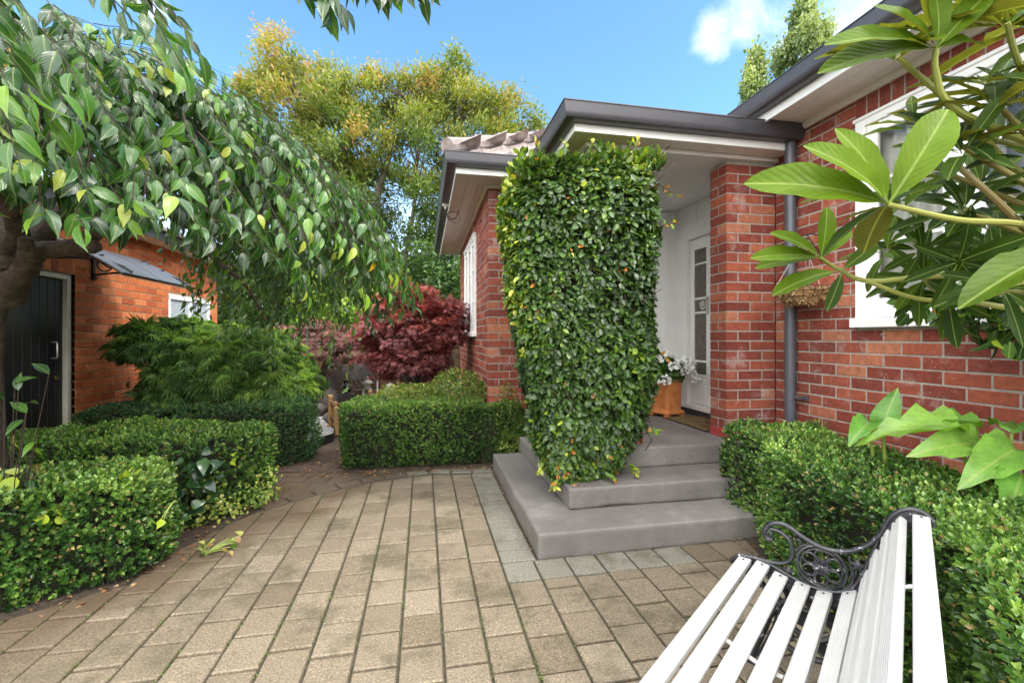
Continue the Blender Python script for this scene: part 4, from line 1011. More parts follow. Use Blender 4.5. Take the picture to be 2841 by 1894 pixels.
# curtain of finer hanging twigs under the far right of the crown
for q in range(150):
    th = rnd.uniform(-.35, 1.25); r = rnd.uniform(1.0, 2.15); x, y = c0[0]+r*math.cos(th), c0[1]+r*math.sin(th); zt = dome(r, th)[0]-.12; zb = max(.85, zt - rnd.uniform(.25, 1.1)*(1.15 if th > .2 else .55))
    if th < .15: zb = max(zb, 1.72)
    pts = [(x+.05*math.sin(k), y+.04*k/5, zt+(zb-zt)*k/5) for k in range(6)]
    grow(pts, .078, .055, .58, None, .3)
# shoots reaching over towards the camera, back-lit
for (a, b, c_, n_) in (((-2.0,1.8,3.0),(-1.55,1.5,2.9),(-1.2,1.3,2.55),6),((-2.2,1.5,2.9),(-1.9,1.3,2.7),(-1.6,1.15,2.3),6),((-2.3,2.2,2.95),(-1.9,2.0,2.9),(-1.6,1.8,2.6),7),((-1.7,1.75,2.75),(-1.25,1.35,2.45),(-1.05,1.25,1.95),5),((-1.9,1.6,2.7),(-1.5,1.3,2.35),(-1.30,1.15,1.95),5),((-1.5,2.0,2.9),(-1.05,1.7,2.72),(-.86,1.62,2.30),5),((-1.9,2.2,2.8),(-1.45,1.8,2.55),(-1.2,1.7,2.05),6),((-2.1,2.4,2.7),(-1.7,2.0,2.45),(-1.45,1.9,1.98),6)):
    for k in range(n_):
        j = rng.normal(0, .11, 3)*(1,1,.6); a_, b_, e_ = np.array(a)+j*.4, np.array(b)+j, np.array(c_)+j*1.2+(0,0,rnd.uniform(-.12,.14))
        pts = [tuple((1-t)**2*a_ + 2*t*(1-t)*b_ + t*t*e_) for t in np.linspace(0, 1, 9)]
        grow(pts, .100, .05, .58, None, .5, np.array((-.2,-.6,.8)), .005)
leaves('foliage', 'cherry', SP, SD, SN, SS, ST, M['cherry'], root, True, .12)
SP, SD, SN, SS, ST = [], [], [], [], []
# branch hanging in from above at the top of the picture
for pts in ([(-1.2,2.3,3.1),(-.75,2.1,3.02),(-.55,2.03,2.90),(-.50,2.0,2.80)],[(-.6,2.06,3.0),(-.30,1.98,2.95),(-.12,1.95,2.90),(.0,1.93,2.86),(.05,1.92,2.80)],[(-.45,2.03,2.9),(-.30,1.98,2.86),(-.24,1.97,2.82)],[(-1.4,2.5,3.15),(-.9,2.2,3.1),(-.60,2.06,3.0),(-.45,2.02,2.86),(-.39,2.01,2.73)], [(-.6,2.06,3.0),(-.36,2.0,2.93),(-.20,1.97,2.87),(-.06,1.95,2.83)], [(-.45,2.03,2.9),(-.40,2.0,2.80),(-.33,2.0,2.74)],
            [(-.36,2.0,2.93),(-.24,1.97,2.87),(-.17,1.96,2.82)], [(-.20,1.97,2.9),(-.05,1.95,2.86),(.0,1.94,2.81)]):
    grow(pts, .115, .022, .40, None, .9, np.array((0,-1,.4)), .005)
leaves('overhanging_leaves', 'cherry', SP, SD, SN, SS, ST, M['cherry'], root, True)
tg.build('twigs', M['twig'], root)

# ------------------------------------------------------------------ trees made of limbs, twigs and leaf clumps
def bez(a, b, bend, n=7):
    a, b = np.array(a, float), np.array(b, float); m = (a+b)/2 + np.array(bend); return [tuple((1-t)**2*a + 2*t*(1-t)*m + t*t*b) for t in np.linspace(0, 1, n)]
def clump_tree(name, base, limbs, C, Cr, n_per, size, tmpl, material, bark, label, cat='tree', group=None, tint=None, down=.3, outc=None, trunk=None, spread=.6, twr=.012, tvar=.12, njit=.6):
    root = thing(name, base, label, cat, group)
    if trunk:
        t = MB(); t.tube(trunk[0], trunk[1], 12); t.build('trunk', bark, root, smooth=True)
    b = MB(); V = []
    for pts, r0, r1 in limbs:
        b.tube(pts, np.linspace(r0, r1, len(pts)), 8); V += [np.array(p) for p in pts[1:]]
    V = np.array(V)
    for c in C:
        d = np.linalg.norm(V-c, axis=1) + np.where(V[:, 2] > c[2]-.05, 3, 0); v = V[np.argmin(d)]
        b.tube(bez(v, c, (0, 0, -.12*np.linalg.norm(c-v)), 5), np.linspace(twr, twr*.3, 5), 4, caps=False)
    b.build('branches', bark, root, smooth=True)
    m = len(C)*n_per; ci = np.repeat(np.arange(len(C)), n_per); r = np.asarray(Cr)
    off = rng.normal(0, .5, (m, 3))*r[ci] if r.ndim > 1 else rng.normal(0, .5, (m, 3))*r
    P = C[ci]+off; oc = np.array(outc) if outc is not None else C.mean(0)
    o = unit(C[ci]-oc); D = unit(o*spread + rng.normal(0, .55, (m, 3)) + np.array((0, 0, -down)))
    t = (tint if tint is not None else np.full(len(C), .5))[ci] + rng.normal(0, tvar, m) + .12*np.sign(off[:, 2])*np.minimum(1, np.abs(off[:, 2])*3)
    leaves('foliage', tmpl, P, D, unit(o+np.array((0,0,1.)))+rng.normal(0, njit, (m, 3)), size*rng.uniform(.6, 1.2, m), np.clip(t, 0, 1), material, root)
    return root
# the big autumn-tinted tree
base = np.array((-1.3, 14.2, 0)); f = Field(80, .45); C = []; TI = []
sil = np.array([(-5.9,5.2),(-5.1,7.6),(-4.7,9.2),(-4.0,10.2),(-3.2,9.9),(-2.4,9.3),(-1.6,9.3),(-.7,9.5),(.3,9.7),(1.0,10.1),(1.9,9.4),(2.8,8.9),(3.4,8.4),(3.9,7.4),(4.3,6.0)])
while len(C) < 560:
    x = rnd.uniform(-5.7, 4.2); zt = np.interp(x, sil[:, 0], sil[:, 1])-.25; zlow = 3.3+.25*abs(x+1)
    u = rnd.random(); z = zt - (zt-zlow)*u**1.25; y = 14.2 + rnd.uniform(-2.2, 2.2)*(.35+.65*min(1, (zt-z)/2.5)) 
    if z < 5.6 and rnd.random() < .45: continue
    if -3.6 < x < -2.6 and z > 8.3 and rnd.random() < .7: continue
    C.append((x, y, z)); TI.append(.36 + .26*((z-6)/4) + .16*rnd.gauss(0, 1) + (.12 if x < -3.4 else 0) - (.16 if z < 5.5 else 0))
C = np.array(C); TI = np.clip(TI, .05, .95)
limbs = [(bez((-1.2,14.2,.9),(.45,14.1,3.9),(.1,0,-.5)),.22,.17), (bez((.45,14.1,3.9),(2.3,14.2,7.4),(.2,0,.2)),.15,.04), (bez((.45,14.1,3.9),(.6,14.3,8.2),(.2,0,0)),.12,.03), (bez((-1.2,14.2,.9),(-1.35,14.1,5.9),(-.35,0,0)),.16,.10), (bez((-1.35,14.1,5.9),(-.3,14,8.6),(0,0,.2)),.09,.03),
         (bez((-1.35,14.1,5.4),(-3.7,14.2,8.4),(-.3,0,.1)),.09,.03), (bez((-1.25,14.2,1.6),(-3.4,14.2,5.6),(-.4,0,.3)),.12,.06), (bez((-3.4,14.2,5.6),(-4.9,14.4,7.8),(0,0,0)),.06,.02), (bez((.3,14.1,3.6),(3.1,14,5.9),(.2,0,.2)),.09,.03), (bez((-2.6,14.2,4.6),(-2.6,14,7.5),(0,0,0)),.07,.02), (bez((1.2,14.1,5.2),(1.0,13.8,8.6),(0,0,0)),.07,.02), (bez((-.9,14.2,2.6),(-.2,13.6,6.4),(.3,0,0)),.09,.04)]
rr = np.stack([np.full(560,.36), np.full(560,.36), np.full(560,.34)], 1)
clump_tree('autumn_tree', base, limbs, C, rr, 200, .155, 'slim', M['tree'], M['bark2'], 'large spreading tree with yellow and orange tinted leaves behind the garden', tint=TI, outc=(-.7,14.2,4), down=.15, trunk=([(-1.35,14.2,-.1),(-1.3,14.2,.5),(-1.2,14.2,1.1)],[.4,.3,.24]), spread=.7, twr=.03, tvar=.14)
# poplars behind the house
for (x, y, zt, w, lab) in ((38.9,40,35.4,3.4,'taller of the two pale green poplars behind the roof'), (32.3,39,28.2,2.5,'shorter pale green poplar behind the roof, left of the tall one')):
    C = []
    for k in range(70):
        z = zt - (zt-10)*rnd.random()**1.1; a = rnd.uniform(0, 6.28); r = w*min(1, ((zt-z)/(4))**.6)*rnd.uniform(.3, 1); C.append((x+r*math.cos(a)*.8, y+r*math.sin(a)*.8, z))
    C = np.array(C); clump_tree('poplar_tree', (x, y, 0), [([(x,y,6),(x,y,zt-6),(x,y,zt-.6)],.25,.05)], C, np.tile((.7,.7,1.7), (70,1)), 420, .42, 'tiny', M['poplar'], M['bark2'], lab, tint=rng.uniform(.3,.8,70), down=-.3, trunk=([(x,y,0),(x,y,6)],[.45,.28]), twr=.04, group=None)
# green trees beyond the fence
def ball_tree(name, c, r, ncl, per, size, tm, m, label, group=None, seed=1, tb=.5, tv=.18, bark='bark2', down=.2, cr=.28, base=None, limbs=None):
    Pn, _ = ell_pts(c, r, ncl, .12, seed, -.75, .45); C = np.array(Pn); b = base or (c[0], c[1]+.05, 0)
    lm = limbs or [(bez(b, (c[0]+dx*r[0]*.5, c[1]+dy*r[1]*.4, c[2]+r[2]*dz), (0,0,.1)), .06, .015) for dx, dy, dz in ((-.8,0,.2),(.8,0,.2),(0,-.8,.4),(.3,.6,.5),(-.2,0,.6))]
    hh = (C[:, 2]-c[2])/r[2]
    return clump_tree(name, b, lm, C, cr*np.mean(r), per, size, tm, m, M[bark], label, tint=tb+.14*hh+rng.normal(0, tv, len(C)), down=down, outc=(c[0], c[1], c[2]-r[2]*.6), group=group, trunk=([b, (b[0], b[1], max(.3, c[2]-r[2]*.8))], [.09,.07]))
ball_tree('green_tree', (-1.9,11.4,1.9), (1.0,.7,.9), 60, 120, .10, 'tiny', M['ltree'], 'pale lime green tree beyond the purple maple', seed=81)
ball_tree('dark_tree', (.15,12.2,2.2), (1.3,.8,1.6), 70, 150, .12, 'tiny', M['dtree'], 'dark green tree beneath the big autumn tree, left of the wing gutter', seed=82)
ball_tree('dark_tree', (-3.6,12.5,2.3), (1.8,.9,1.7), 110, 130, .12, 'tiny', M['dtree'], 'dark green tree half hidden behind the drooping cherry', seed=83, tb=.6)
ball_tree('green_tree', (.9,14.5,3.2), (1.9,.9,1.9), 60, 130, .14, 'tiny', M['dtree'], 'mid green bushy tree low behind the left wing gutter', seed=84, tb=.85)
ball_tree('green_tree', (-1.9,17,3.0), (2.6,1.,1.9), 90, 130, .16, 'tiny', M['ltree'], 'soft green tree far behind the trunks of the autumn tree', seed=85, tb=.3)
n = 26000; x = rng.uniform(-40, 30, n); top = 3.4 + .9*np.sin(x*.35) + .6*np.sin(x*.9+1); P = np.c_[x, 26+rng.uniform(0, 3, n), top*rng.uniform(0, 1, n)**.6]
tag(leaves('distant_treeline', 'tiny', P, rand_unit(n), rand_unit(n)+(0,-1,.6), rng.uniform(.25, .5, n), np.clip(rng.normal(.45, .2, n), 0, 1), M['dtree']), kind='stuff')

# ------------------------------------------------------------------ Japanese maples
def jmaple(name, c, r, ncl, per, size, tm, m, label, base, seed, flat=.35, down=.5, tb=.5, tv=.15, limbn=7, zmin=-.5, hz=.12, cr=.2):
    P, _ = ell_pts(c, r, ncl, .10, seed, zmin, .55, 3); C = np.array(P); out = np.array(c)
    lm = []
    for k in range(limbn):
        a = 2*math.pi*k/limbn + .3; e = (c[0]+r[0]*.7*math.cos(a), c[1]+r[1]*.7*math.sin(a), c[2]+r[2]*rnd.uniform(.0,.45)); lm.append((bez((base[0],base[1],base[2]+.25), e, (0,0,.28)), .022, .006))
    rr = np.tile((cr*r[0]*1.1, cr*r[1]*1.1, cr*r[2]*flat), (ncl, 1)); h = (C[:, 2]-c[2])/r[2]
    return clump_tree(name, base, lm, C[:ncl], rr[:len(C)], per, size, tm, m, M['bark'], label, tint=tb+hz*h+rng.normal(0, tv, len(C)), down=down, outc=(c[0],c[1],c[2]-r[2]*.5), trunk=([(base[0],base[1],0),(base[0]+.01,base[1],base[2]+.27)],[.04,.026]), spread=.9, twr=.006, njit=.35)
jmaple('red_japanese_maple', (-.16,6.75,1.40), (.72,.62,.76), 330, 50, .078, 'palm', M['red'], 'dark red Japanese maple beside the left wing of the house', (-.15,6.7,.1), 91, tb=.60, zmin=-.92)
jmaple('purple_maple', (-1.95,8.75,1.10), (.95,.6,.62), 170, 55, .085, 'lace', M['purple'], 'drooping brownish purple lace leaf maple in front of the fence', (-1.95,8.8,.1), 92, down=.9, tb=.5, zmin=-.35)
jmaple('green_lace_maple', (-2.32,5.95,.84), (.86,.66,.66), 300, 44, .125, 'lace', M['lace'], 'feathery green lace leaf maple spilling over the dark hedge by the outbuilding', (-2.3,6.0,.1), 93, down=.9, tb=.5, hz=.2, zmin=-.6, flat=.8)
# a looser side branch reaching along the brick wall
jmaple('green_lace_maple', (-2.98,5.85,1.25), (.48,.40,.30), 60, 34, .12, 'lace', M['lace'], 'thinner dark green lace maple against the orange brick wall', (-2.75,6.1,.1), 94, down=.55, tb=.42, limbn=4, zmin=-.6)

# rim_drape: paler weeping skirt on the garden side
jmaple('green_lace_maple', (-1.78,5.8,.66), (.38,.42,.42), 110, 44, .13, 'lace', M['lace'], 'pale yellow green weeping lace maple at the right end of the dark hedge', (-1.8,5.95,.1), 95, down=1.1, tb=.66, hz=.15, limbn=5, zmin=-.6, flat=.8)
# ------------------------------------------------------------------ rhododendron beside the camera
root = thing('rhododendron', (1.75, .35, 0), 'rhododendron with long bright leaves reaching in from the right', 'shrub')
SP, SD, SN, SS, ST = [], [], [], [], []; WD = []; br = MB()
def whorl(c, ax, n, size, tint, spread=1.0, up=(0,0,1), ang0=None, dead=0, jit=.15):
    c, ax = np.array(c, float), unit(np.array(ax, float)); u = unit(np.cross(ax, (0.1,.2,1))); v = np.cross(ax, u); a0 = rnd.uniform(0, 6.28) if ang0 is None else ang0
    for k in range(n):
        a = a0 + k*6.28/n + rnd.uniform(-.25,.25); rad = u*math.cos(a)+v*math.sin(a); d = unit(ax*rnd.uniform(.25,.8) + rad*spread + rng.normal(0, jit, 3) + np.array((0,0,.05)))
        SP.append(c + d*.006 - ax*rnd.uniform(0,.012)); SD.append(d); SN.append(ax*1.0 - rad*.5 + rng.normal(0, .22, 3) + np.array(up)*.3); SS.append(size*rnd.uniform(.72, 1.12)); WD.append(rnd.uniform(.62,.85)); ST.append(min(1, max(0, tint+rnd.gauss(0,.14))))
def leaf_to(c, tip, nrm, tint):
    c, tip = np.array(c, float), np.array(tip, float); d = tip-c; SP.append(c); SD.append(d); SN.append(np.array(nrm, float)); SS.append(np.linalg.norm(d)*1.03); WD.append(1.0); ST.append(tint*.92)
def branch(pts, r0, r1, t=.3):
    pts = [np.array(p, float) for p in pts]; P = []
    for i in range(len(pts)-1):
        p0, p1, p2, p3 = pts[max(i-1,0)], pts[i], pts[i+1], pts[min(i+2,len(pts)-1)]
        for s in np.linspace(0, 1, 6, endpoint=False):
            P.append(.5*((2*p1)+(-p0+p2)*s+(2*p0-5*p1+4*p2-p3)*s*s+(-p0+3*p1-3*p2+p3)*s**3))
    P.append(pts[-1]); br.tint = t; br.tube(P, np.linspace(r0, r1, len(P)), 8)
W1, W2, W3 = (.670,.541,1.545), (.746,.73,1.502), (.806,.575,1.812)
cam_n = (-.35,-.8,.55)
for tp in ((.488,.556,1.61),(.545,.50,1.628),(.601,.52,1.654),(.735,.49,1.690)): leaf_to(W1, tp, (-.3,-.85,.5), .9)
leaf_to(W1, (.61,.62,1.60), (-.2,-.5,.8), .45); leaf_to(W1, (.78,.58,1.62), (-.2,-.5,.8), .35); leaf_to(W1, (.74,.64,1.53), (-.2,-.3,.9), .3); leaf_to(W1,(.60,.60,1.50),(-.2,-.3,.9),.4)
for tp in ((.628,.743,1.525),(.660,.72,1.560),(.744,.70,1.590),(.798,.71,1.566),(.652,.78,1.51),(.70,.80,1.53)): leaf_to(W2, tp, (-.25,-.8,.6), .82)
leaf_to((.79,.735,1.478), (.665,.745,1.463), (-.1,-.6,.9), .85); leaf_to((.80,.735,1.48), (.85,.70,1.535), (-.2,-.8,.4), .4); leaf_to((.80,.735,1.475), (.76,.72,1.41), (-.5,-.8,.2), .3)
for tp in ((.636,.59,1.818),(.640,.57,1.850),(.717,.56,1.888),(.791,.545,1.906),(.857,.53,1.90),(.90,.56,1.855),(.72,.64,1.86)): leaf_to(W3, tp, (-.2,-.75,.6), .75)
whorl((.86,.62,1.875), (.1,-.1,1), 8, .14, .6); whorl((.93,.56,1.86), (0,-.2,1), 8, .15, .62); whorl((1.02,.58,1.88), (.1,0,1), 8, .14, .5); whorl((1.08,.64,1.80), (-.2,-.3,.8), 8, .14, .5)
whorl((.827,.653,1.85), (-.3,-.2,.9), 7, .12, .6)
for c, ax, n_, s, t in (((.934,.632,1.695),(-.3,-.4,.6),9,.13,.25), ((.94,.58,1.739),(-.2,-.5,.7),8,.13,.3), ((1.0,.665,1.59),(-.5,-.3,.5),9,.12,.25), ((1.03,.76,1.475),(-.7,-.1,.2),9,.105,.35), ((1.07,.74,1.435),(-.6,-.3,-.1),8,.11,.3),
                        ((1.01,.617,1.44),(-.5,-.4,.1),9,.125,.3), ((1.12,.689,1.738),(-.3,-.3,.6),9,.12,.35), ((1.019,.768,1.80),(-.4,-.2,.7),8,.11,.4), ((1.15,.70,1.52),(-.4,-.4,.3),9,.12,.3), ((1.14,.62,1.63),(-.3,-.4,.5),9,.125,.35),
                        ((.90,.70,1.60),(-.5,-.2,.6),8,.10,.45), ((.93,.76,1.53),(-.6,0,.4),7,.095,.5), ((1.2,.75,1.58),(-.4,-.3,.4),9,.12,.3), ((.90,.60,1.665),(-.4,-.4,.5),7,.11,.3), ((1.25,.8,1.70),(-.4,-.3,.4),9,.12,.3), ((.99,.68,1.66),(-.3,-.3,.6),7,.11,.2), ((1.02,.60,1.76),(-.3,-.5,.5),8,.12,.2), ((1.10,.74,1.64),(-.5,-.3,.4),8,.11,.15), ((1.0,.74,1.53),(-.5,-.4,.1),8,.10,.2), ((1.18,.80,1.50),(-.5,-.4,.0),8,.11,.25), ((1.07,.66,1.82),(-.3,-.3,.7),8,.12,.3), ((.98,.66,1.49),(-.5,-.5,-.1),7,.10,.15), ((.96,.61,1.80),(-.3,-.4,.7),8,.12,.45), ((1.2,.66,1.85),(-.2,-.2,.8),9,.13,.4)):
    whorl(c, ax, n_, s*.88, t)
leaf_to((1.10,.56,1.50), (.80,.50,1.478), (-.1,-.45,.9), .6); WD[-1] = .55      # the long leaf close to the lens
leaf_to((.98,.47,1.555), (.86,.44,1.55), (-.1,-.3,1), .3); WD[-1] = .6
B0 = (1.75,.35,.0)
branch([B0,(1.74,.38,.6),(1.62,.45,1.1),(1.40,.55,1.38),(1.25,.62,1.5)], .018, .008, .1)
branch([B0,(1.80,.45,.8),(1.62,.62,1.35),(1.40,.66,1.68)], .017, .008, .1)
branch([(1.25,.62,1.5),(1.05,.60,1.545),(.83,.56,1.535),W1], .0075, .0035, .75)
branch([(1.35,.57,1.42),(1.05,.70,1.47),(.88,.743,1.462),(.80,.74,1.482),W2], .0065, .0032, .8)
branch([(1.3,.6,1.45),(1.15,.70,1.44),(1.0,.73,1.425),(.86,.735,1.46)], .006, .004, .8)
branch([(1.40,.66,1.68),(1.1,.62,1.70),(.88,.60,1.735),(.82,.585,1.78),W3], .0075, .0042, .9)
branch([(1.40,.66,1.68),(1.15,.66,1.66),(.95,.64,1.76),(.87,.65,1.82),(.83,.653,1.85)], .007, .004, .9)
branch([(1.40,.66,1.68),(1.2,.62,1.75),(1.0,.58,1.80),(.93,.56,1.86)], .007, .004, .8)
branch([(1.40,.55,1.40),(1.2,.66,1.40),(1.07,.74,1.435),(1.03,.76,1.475)], .008, .004, .7); branch([(1.25,.62,1.5),(1.1,.61,1.52),(.95,.60,1.60),(.90,.62,1.66)], .008, .004, .3)
branch([(1.25,.62,1.5),(1.1,.66,1.56),(1.0,.665,1.59)], .007, .004, .5); branch([(1.40,.66,1.68),(1.2,.7,1.74),(1.02,.768,1.80)], .008, .004, .7); branch([(1.25,.62,1.5),(1.15,.6,1.45),(1.01,.617,1.44)], .007, .004, .6)
for c in ((1.2,.75,1.58),(1.25,.8,1.70),(1.2,.66,1.85),(1.15,.70,1.52),(1.14,.62,1.63),(.934,.632,1.695),(.94,.58,1.739),(.99,.68,1.66)): branch([(1.40,.62,1.55),(np.array(c)+(1.40,.62,1.55))/2+(0,0,-.02),c], .008, .004, .5)
M['rstem'] = foliage('rhododendron_stem', [(0,(.10,.06,.035)),(.4,(.20,.17,.06)),(1,(.30,.36,.08))], 0, .5)
leaves('foliage', 'rhodo', SP, SD, SN, SS, ST, M['rhodo'], root, True, .12, WD)
br.build('branches', M['rstem'], root, smooth=True)

# camellia against the wall
root = thing('camellia_bush', (2.62, 1.45, 0), 'dark glossy leaved bush growing against the brick wall behind the rhododendron', 'shrub')
P, Nn = ell_pts((2.64,1.44,1.56), (.34,.40,.23), 1200, .18, 21, -1); lp = mound(P, Nn, .085, 'fig', M['fig'], 'foliage', root, .42, .16, smooth=True, down=.2)
c = MB()
for e in ((2.4,1.5,1.6),(2.6,1.2,1.7),(2.75,1.6,1.6),(2.5,1.35,1.4),(2.8,1.3,1.5)): c.tube(bez((2.92,1.30,0), e, (0,0,.1)), [.016,.014,.012,.01,.008,.006,.004], 6)
c.build('branches', M['twig'], root)

# calla lilies
def calla(loc, spec, label):
    root = thing('calla_lily', loc, label, 'plant', None); SP, SD, SN, SS, ST = [], [], [], [], []; st = MB()
    for (b, tip, nr, t) in spec:
        b, tip = np.array(b, float), np.array(tip, float); SP.append(b); SD.append(tip-b); SN.append(nr); SS.append(np.linalg.norm(tip-b)); ST.append(t)
        foot = np.array((loc[0]+rnd.uniform(-.04,.04), loc[1]+rnd.uniform(-.04,.04), 0)); st.tube(bez(foot, b, (0,0,.06)), np.linspace(.012, .007, 7), 8)
        sg = MB(); sg.tint = .6; sg.v, sg.f, sg.t, sg.m = st.v, st.f, [.6]*len(st.v), st.m; sg.build('stem', M['stem'], root, smooth=True); st = MB()
    for k in range(len(SP)): leaves('leaf', 'calla', SP[k:k+1], SD[k:k+1], SN[k:k+1], SS[k:k+1], ST[k:k+1], M['calla'], root, True)
calla((2.40,1.98,0), [((2.32,1.90,.90),(2.36,1.86,1.10),(-.75,-.55,.15),.4), ((2.27,1.93,.905),(2.08,1.86,.875),(-.4,-.4,.8),.5)], 'single upright calla lily leaf on the left of the clump')
calla((2.66,1.60,0), [((2.44,1.66,.925),(2.10,1.86,.95),(-.1,-.25,1),.9), ((2.50,1.62,.86),(2.19,1.60,.885),(-.35,-.75,.75),.85), ((2.56,1.52,.85),(2.24,1.46,.80),(-.3,-.6,.85),.75), ((2.60,1.55,.93),(2.74,1.70,1.00),(-.3,-.6,.9),.6),
      ((2.66,1.46,.90),(2.52,1.20,.88),(-.35,-.35,.9),.85), ((2.50,1.46,.76),(2.26,1.34,.70),(-.4,-.5,.8),.5), ((2.66,1.42,.82),(2.48,1.22,.70),(-.6,-.3,.7),.45), ((2.56,1.66,.93),(2.36,1.82,1.0),(.1,-.3,1),.7), ((2.74,1.40,.94),(2.80,1.15,.90),(-.4,-.3,.9),.8)],
      'large calla lily clump with broad wavy bright green leaves by the brick wall')

# ivy and lime shoots growing through the left hedges
root = thing('ivy_plant', (-1.66, 3.5, 0), 'dark glossy big leaved ivy in the gap between the two left hedges', 'plant')
SP, SD, SN, SS, ST = [], [], [], [], []
for k in range(46):
    p = np.array((-1.56+rnd.uniform(-.13,.13), 3.50+rnd.uniform(-.10,.10), rnd.uniform(.12,.52))); p += np.array((.25,-.9,0))*rnd.uniform(.0,.06)
    SP.append(p); SD.append(rng.normal(0,.5,3)+(.1,-.3,-.5)); SN.append(np.array((.15,-.8,.55))+rng.normal(0,.3,3)); SS.append(rnd.uniform(.06,.11)); ST.append(rnd.random())
leaves('foliage', 'ivy', SP, SD, SN, SS, ST, M['ivy'], root, True)
c = MB()
for k in range(9): c.tube(bez((-1.66,3.5,0), (-1.56+rnd.uniform(-.12,.12), 3.45+rnd.uniform(-.05,.08), rnd.uniform(.2,.5)), (0,0,.1)), np.linspace(.005,.002,7), 5)
c.build('branches', M['twig'], root)
def sprout(loc, tips, size, tm, m, label, cat='plant', name='lily_shoot', nup=(.2,-.6,.8), stemcol='stem', group=None):
    root = thing(name, loc, label, cat, group); SP, SD, SN, SS, ST = [], [], [], [], []; c = MB()
    for tp in tips:
        tp = np.array(tp, float); d = unit(rng.normal(0,.6,3)+(0,-.2,.1)); SP.append(tp); SD.append(d); SN.append(np.array(nup)+rng.normal(0,.25,3)); SS.append(size*rnd.uniform(.75,1.15)); ST.append(rnd.random())
        c.tint = .6; c.tube(bez(loc, tp, (0,0,.03)), np.linspace(.004,.002,7), 5)
    if len(SP) > 12: leaves('foliage', tm, SP, SD, SN, SS, ST, M[m], root, True)
    else:
        for k in range(len(SP)): leaves('leaf', tm, SP[k:k+1], SD[k:k+1], SN[k:k+1], SS[k:k+1], ST[k:k+1], M[m], root, True)
    c.build('branches' if len(tips) > 12 else 'stem', M[stemcol], root)
sprout((-1.90,2.72,.40), [(-1.86,2.66,.47),(-1.83,2.69,.44),(-1.90,2.66,.46),(-1.86,2.64,.42),(-1.84,2.67,.49)], .06, 'round', 'lime', 'lime green leaf cluster low on the nearest hedge')
sprout((-1.62,2.98,.48), [(-1.66,2.9,.585),(-1.63,2.92,.60),(-1.60,2.93,.58),(-1.68,2.93,.57)], .05, 'ivy', 'lime', 'small lime green shoot on top of the nearest hedge, in the middle')
sprout((-2.10,2.72,.48), [(-2.05,2.68,.58),(-2.12,2.72,.60),(-2.0,2.72,.57)], .085, 'round', 'lime', 'broad lime green leaves on top of the nearest hedge at the picture edge')
sprout((-1.40,3.75,.42), [(-1.38,3.66,.49),(-1.36,3.68,.52),(-1.38,3.65,.45),(-1.40,3.66,.43)], .055, 'ivy', 'lime', 'lime green ivy leaves on the right end of the middle hedge')
sprout((-1.42,2.94,.40), [(-1.46,2.85,.30),(-1.44,2.86,.32)], .05, 'ivy', 'lime', 'pale green ivy leaf low on the right end of the nearest hedge')
sprout((-1.33,3.10,.0), [(-1.30+rnd.uniform(-.12,.14),3.14+rnd.uniform(-.1,.1),rnd.uniform(.02,.07)) for _ in range(22)], .045, 'ivy', 'varie', 'ivy seedling creeping onto the paving beside the hedge', name='ivy_seedling', nup=(0,-.1,1))
root_pts = [(-1.98+rnd.uniform(-.1,.1),2.70+rnd.uniform(-.06,.06),z) for z in np.linspace(.62,1.16,15)]
sprout((-2.16,2.82,.0), root_pts, .10, 'cherry', 'cherry', 'leafy young shoots growing up beside the cherry trunk', name='young_shoots', nup=(.2,-.5,.8), stemcol='twig')

# trailing ivy leaves along the foot of the middle hedge
root = thing('ground_ivy', (-1.42, 3.7, 0), 'small leaved ivy trailing along the foot of the middle hedge', 'plant')
q = scatter_edge([(-1.70,3.50),(-1.48,3.58),(-1.28,3.84),(-1.22,4.1)], 420, .025); n = len(q)
P = np.c_[q, np.abs(rng.normal(0, .13, n))+.01]; leaves('foliage', 'ivy', P, rand_unit(n)+(.2,-.3,-.2), rng.normal(0,.3,(n,3))+(.3,-.7,.6), rng.uniform(.02,.038,n), rng.uniform(.3,1,n), M['varie'], root)

# ------------------------------------------------------------------ garden bench
O = np.array((1.32,1.653)); u = np.array((.797,.605)); v = np.array((.605,-.797)); u /= np.linalg.norm(u); v = np.array((u[1], -u[0]))
def B(uu, vv, z): p = O + u*uu + v*vv; return (p[0], p[1], z)
bench = thing('garden_bench', B(-.6, .25, 0), 'white slatted garden bench with black cast iron scroll arms', 'bench')
def slatmat():
    m, nt, b, _ = mat('white_painted_slat'); co = coords(nt)
    n = noise(nt, 5, 5, .6, co); c = ramp(nt, [(.3,(.50,.50,.49)),(.7,(.57,.57,.56))], n.outputs[0]).outputs[0]
    n2 = noise(nt, 60, 5, .7, co); c = mixc(nt, thresh(nt, n2.outputs[0], .70, .73), c, (.42,.38,.33))
    nt.links.new(c, b.inputs['Base Color']); b.inputs['Roughness'].default_value = .38; bump(nt, b, noise(nt, 90, 4).outputs[0], .12, .003); return m
M['slat'] = slatmat()
def ironmat():
    m, nt, b, _ = mat('worn_black_iron'); co = coords(nt)
    n = noise(nt, 26, 6, .75, co); c = ramp(nt, [(.3,(.010,.011,.015)),(.7,(.028,.03,.04))], n.outputs[0]).outputs[0]
    c = mixc(nt, thresh(nt, n.outputs[0], .62, .66), c, (.55,.56,.58)); n2 = noise(nt, 14, 5, .7, co)
    c = mixc(nt, math_(nt, 'MULTIPLY', thresh(nt, n2.outputs[0], .63, .75), .5), c, (.12,.05,.035))
    nt.links.new(c, b.inputs['Base Color']); b.inputs['Roughness'].default_value = .28; b.inputs['Specular IOR Level'].default_value = .7; bump(nt, b, n.outputs[0], .5, .004); return m
M['iron'] = ironmat()
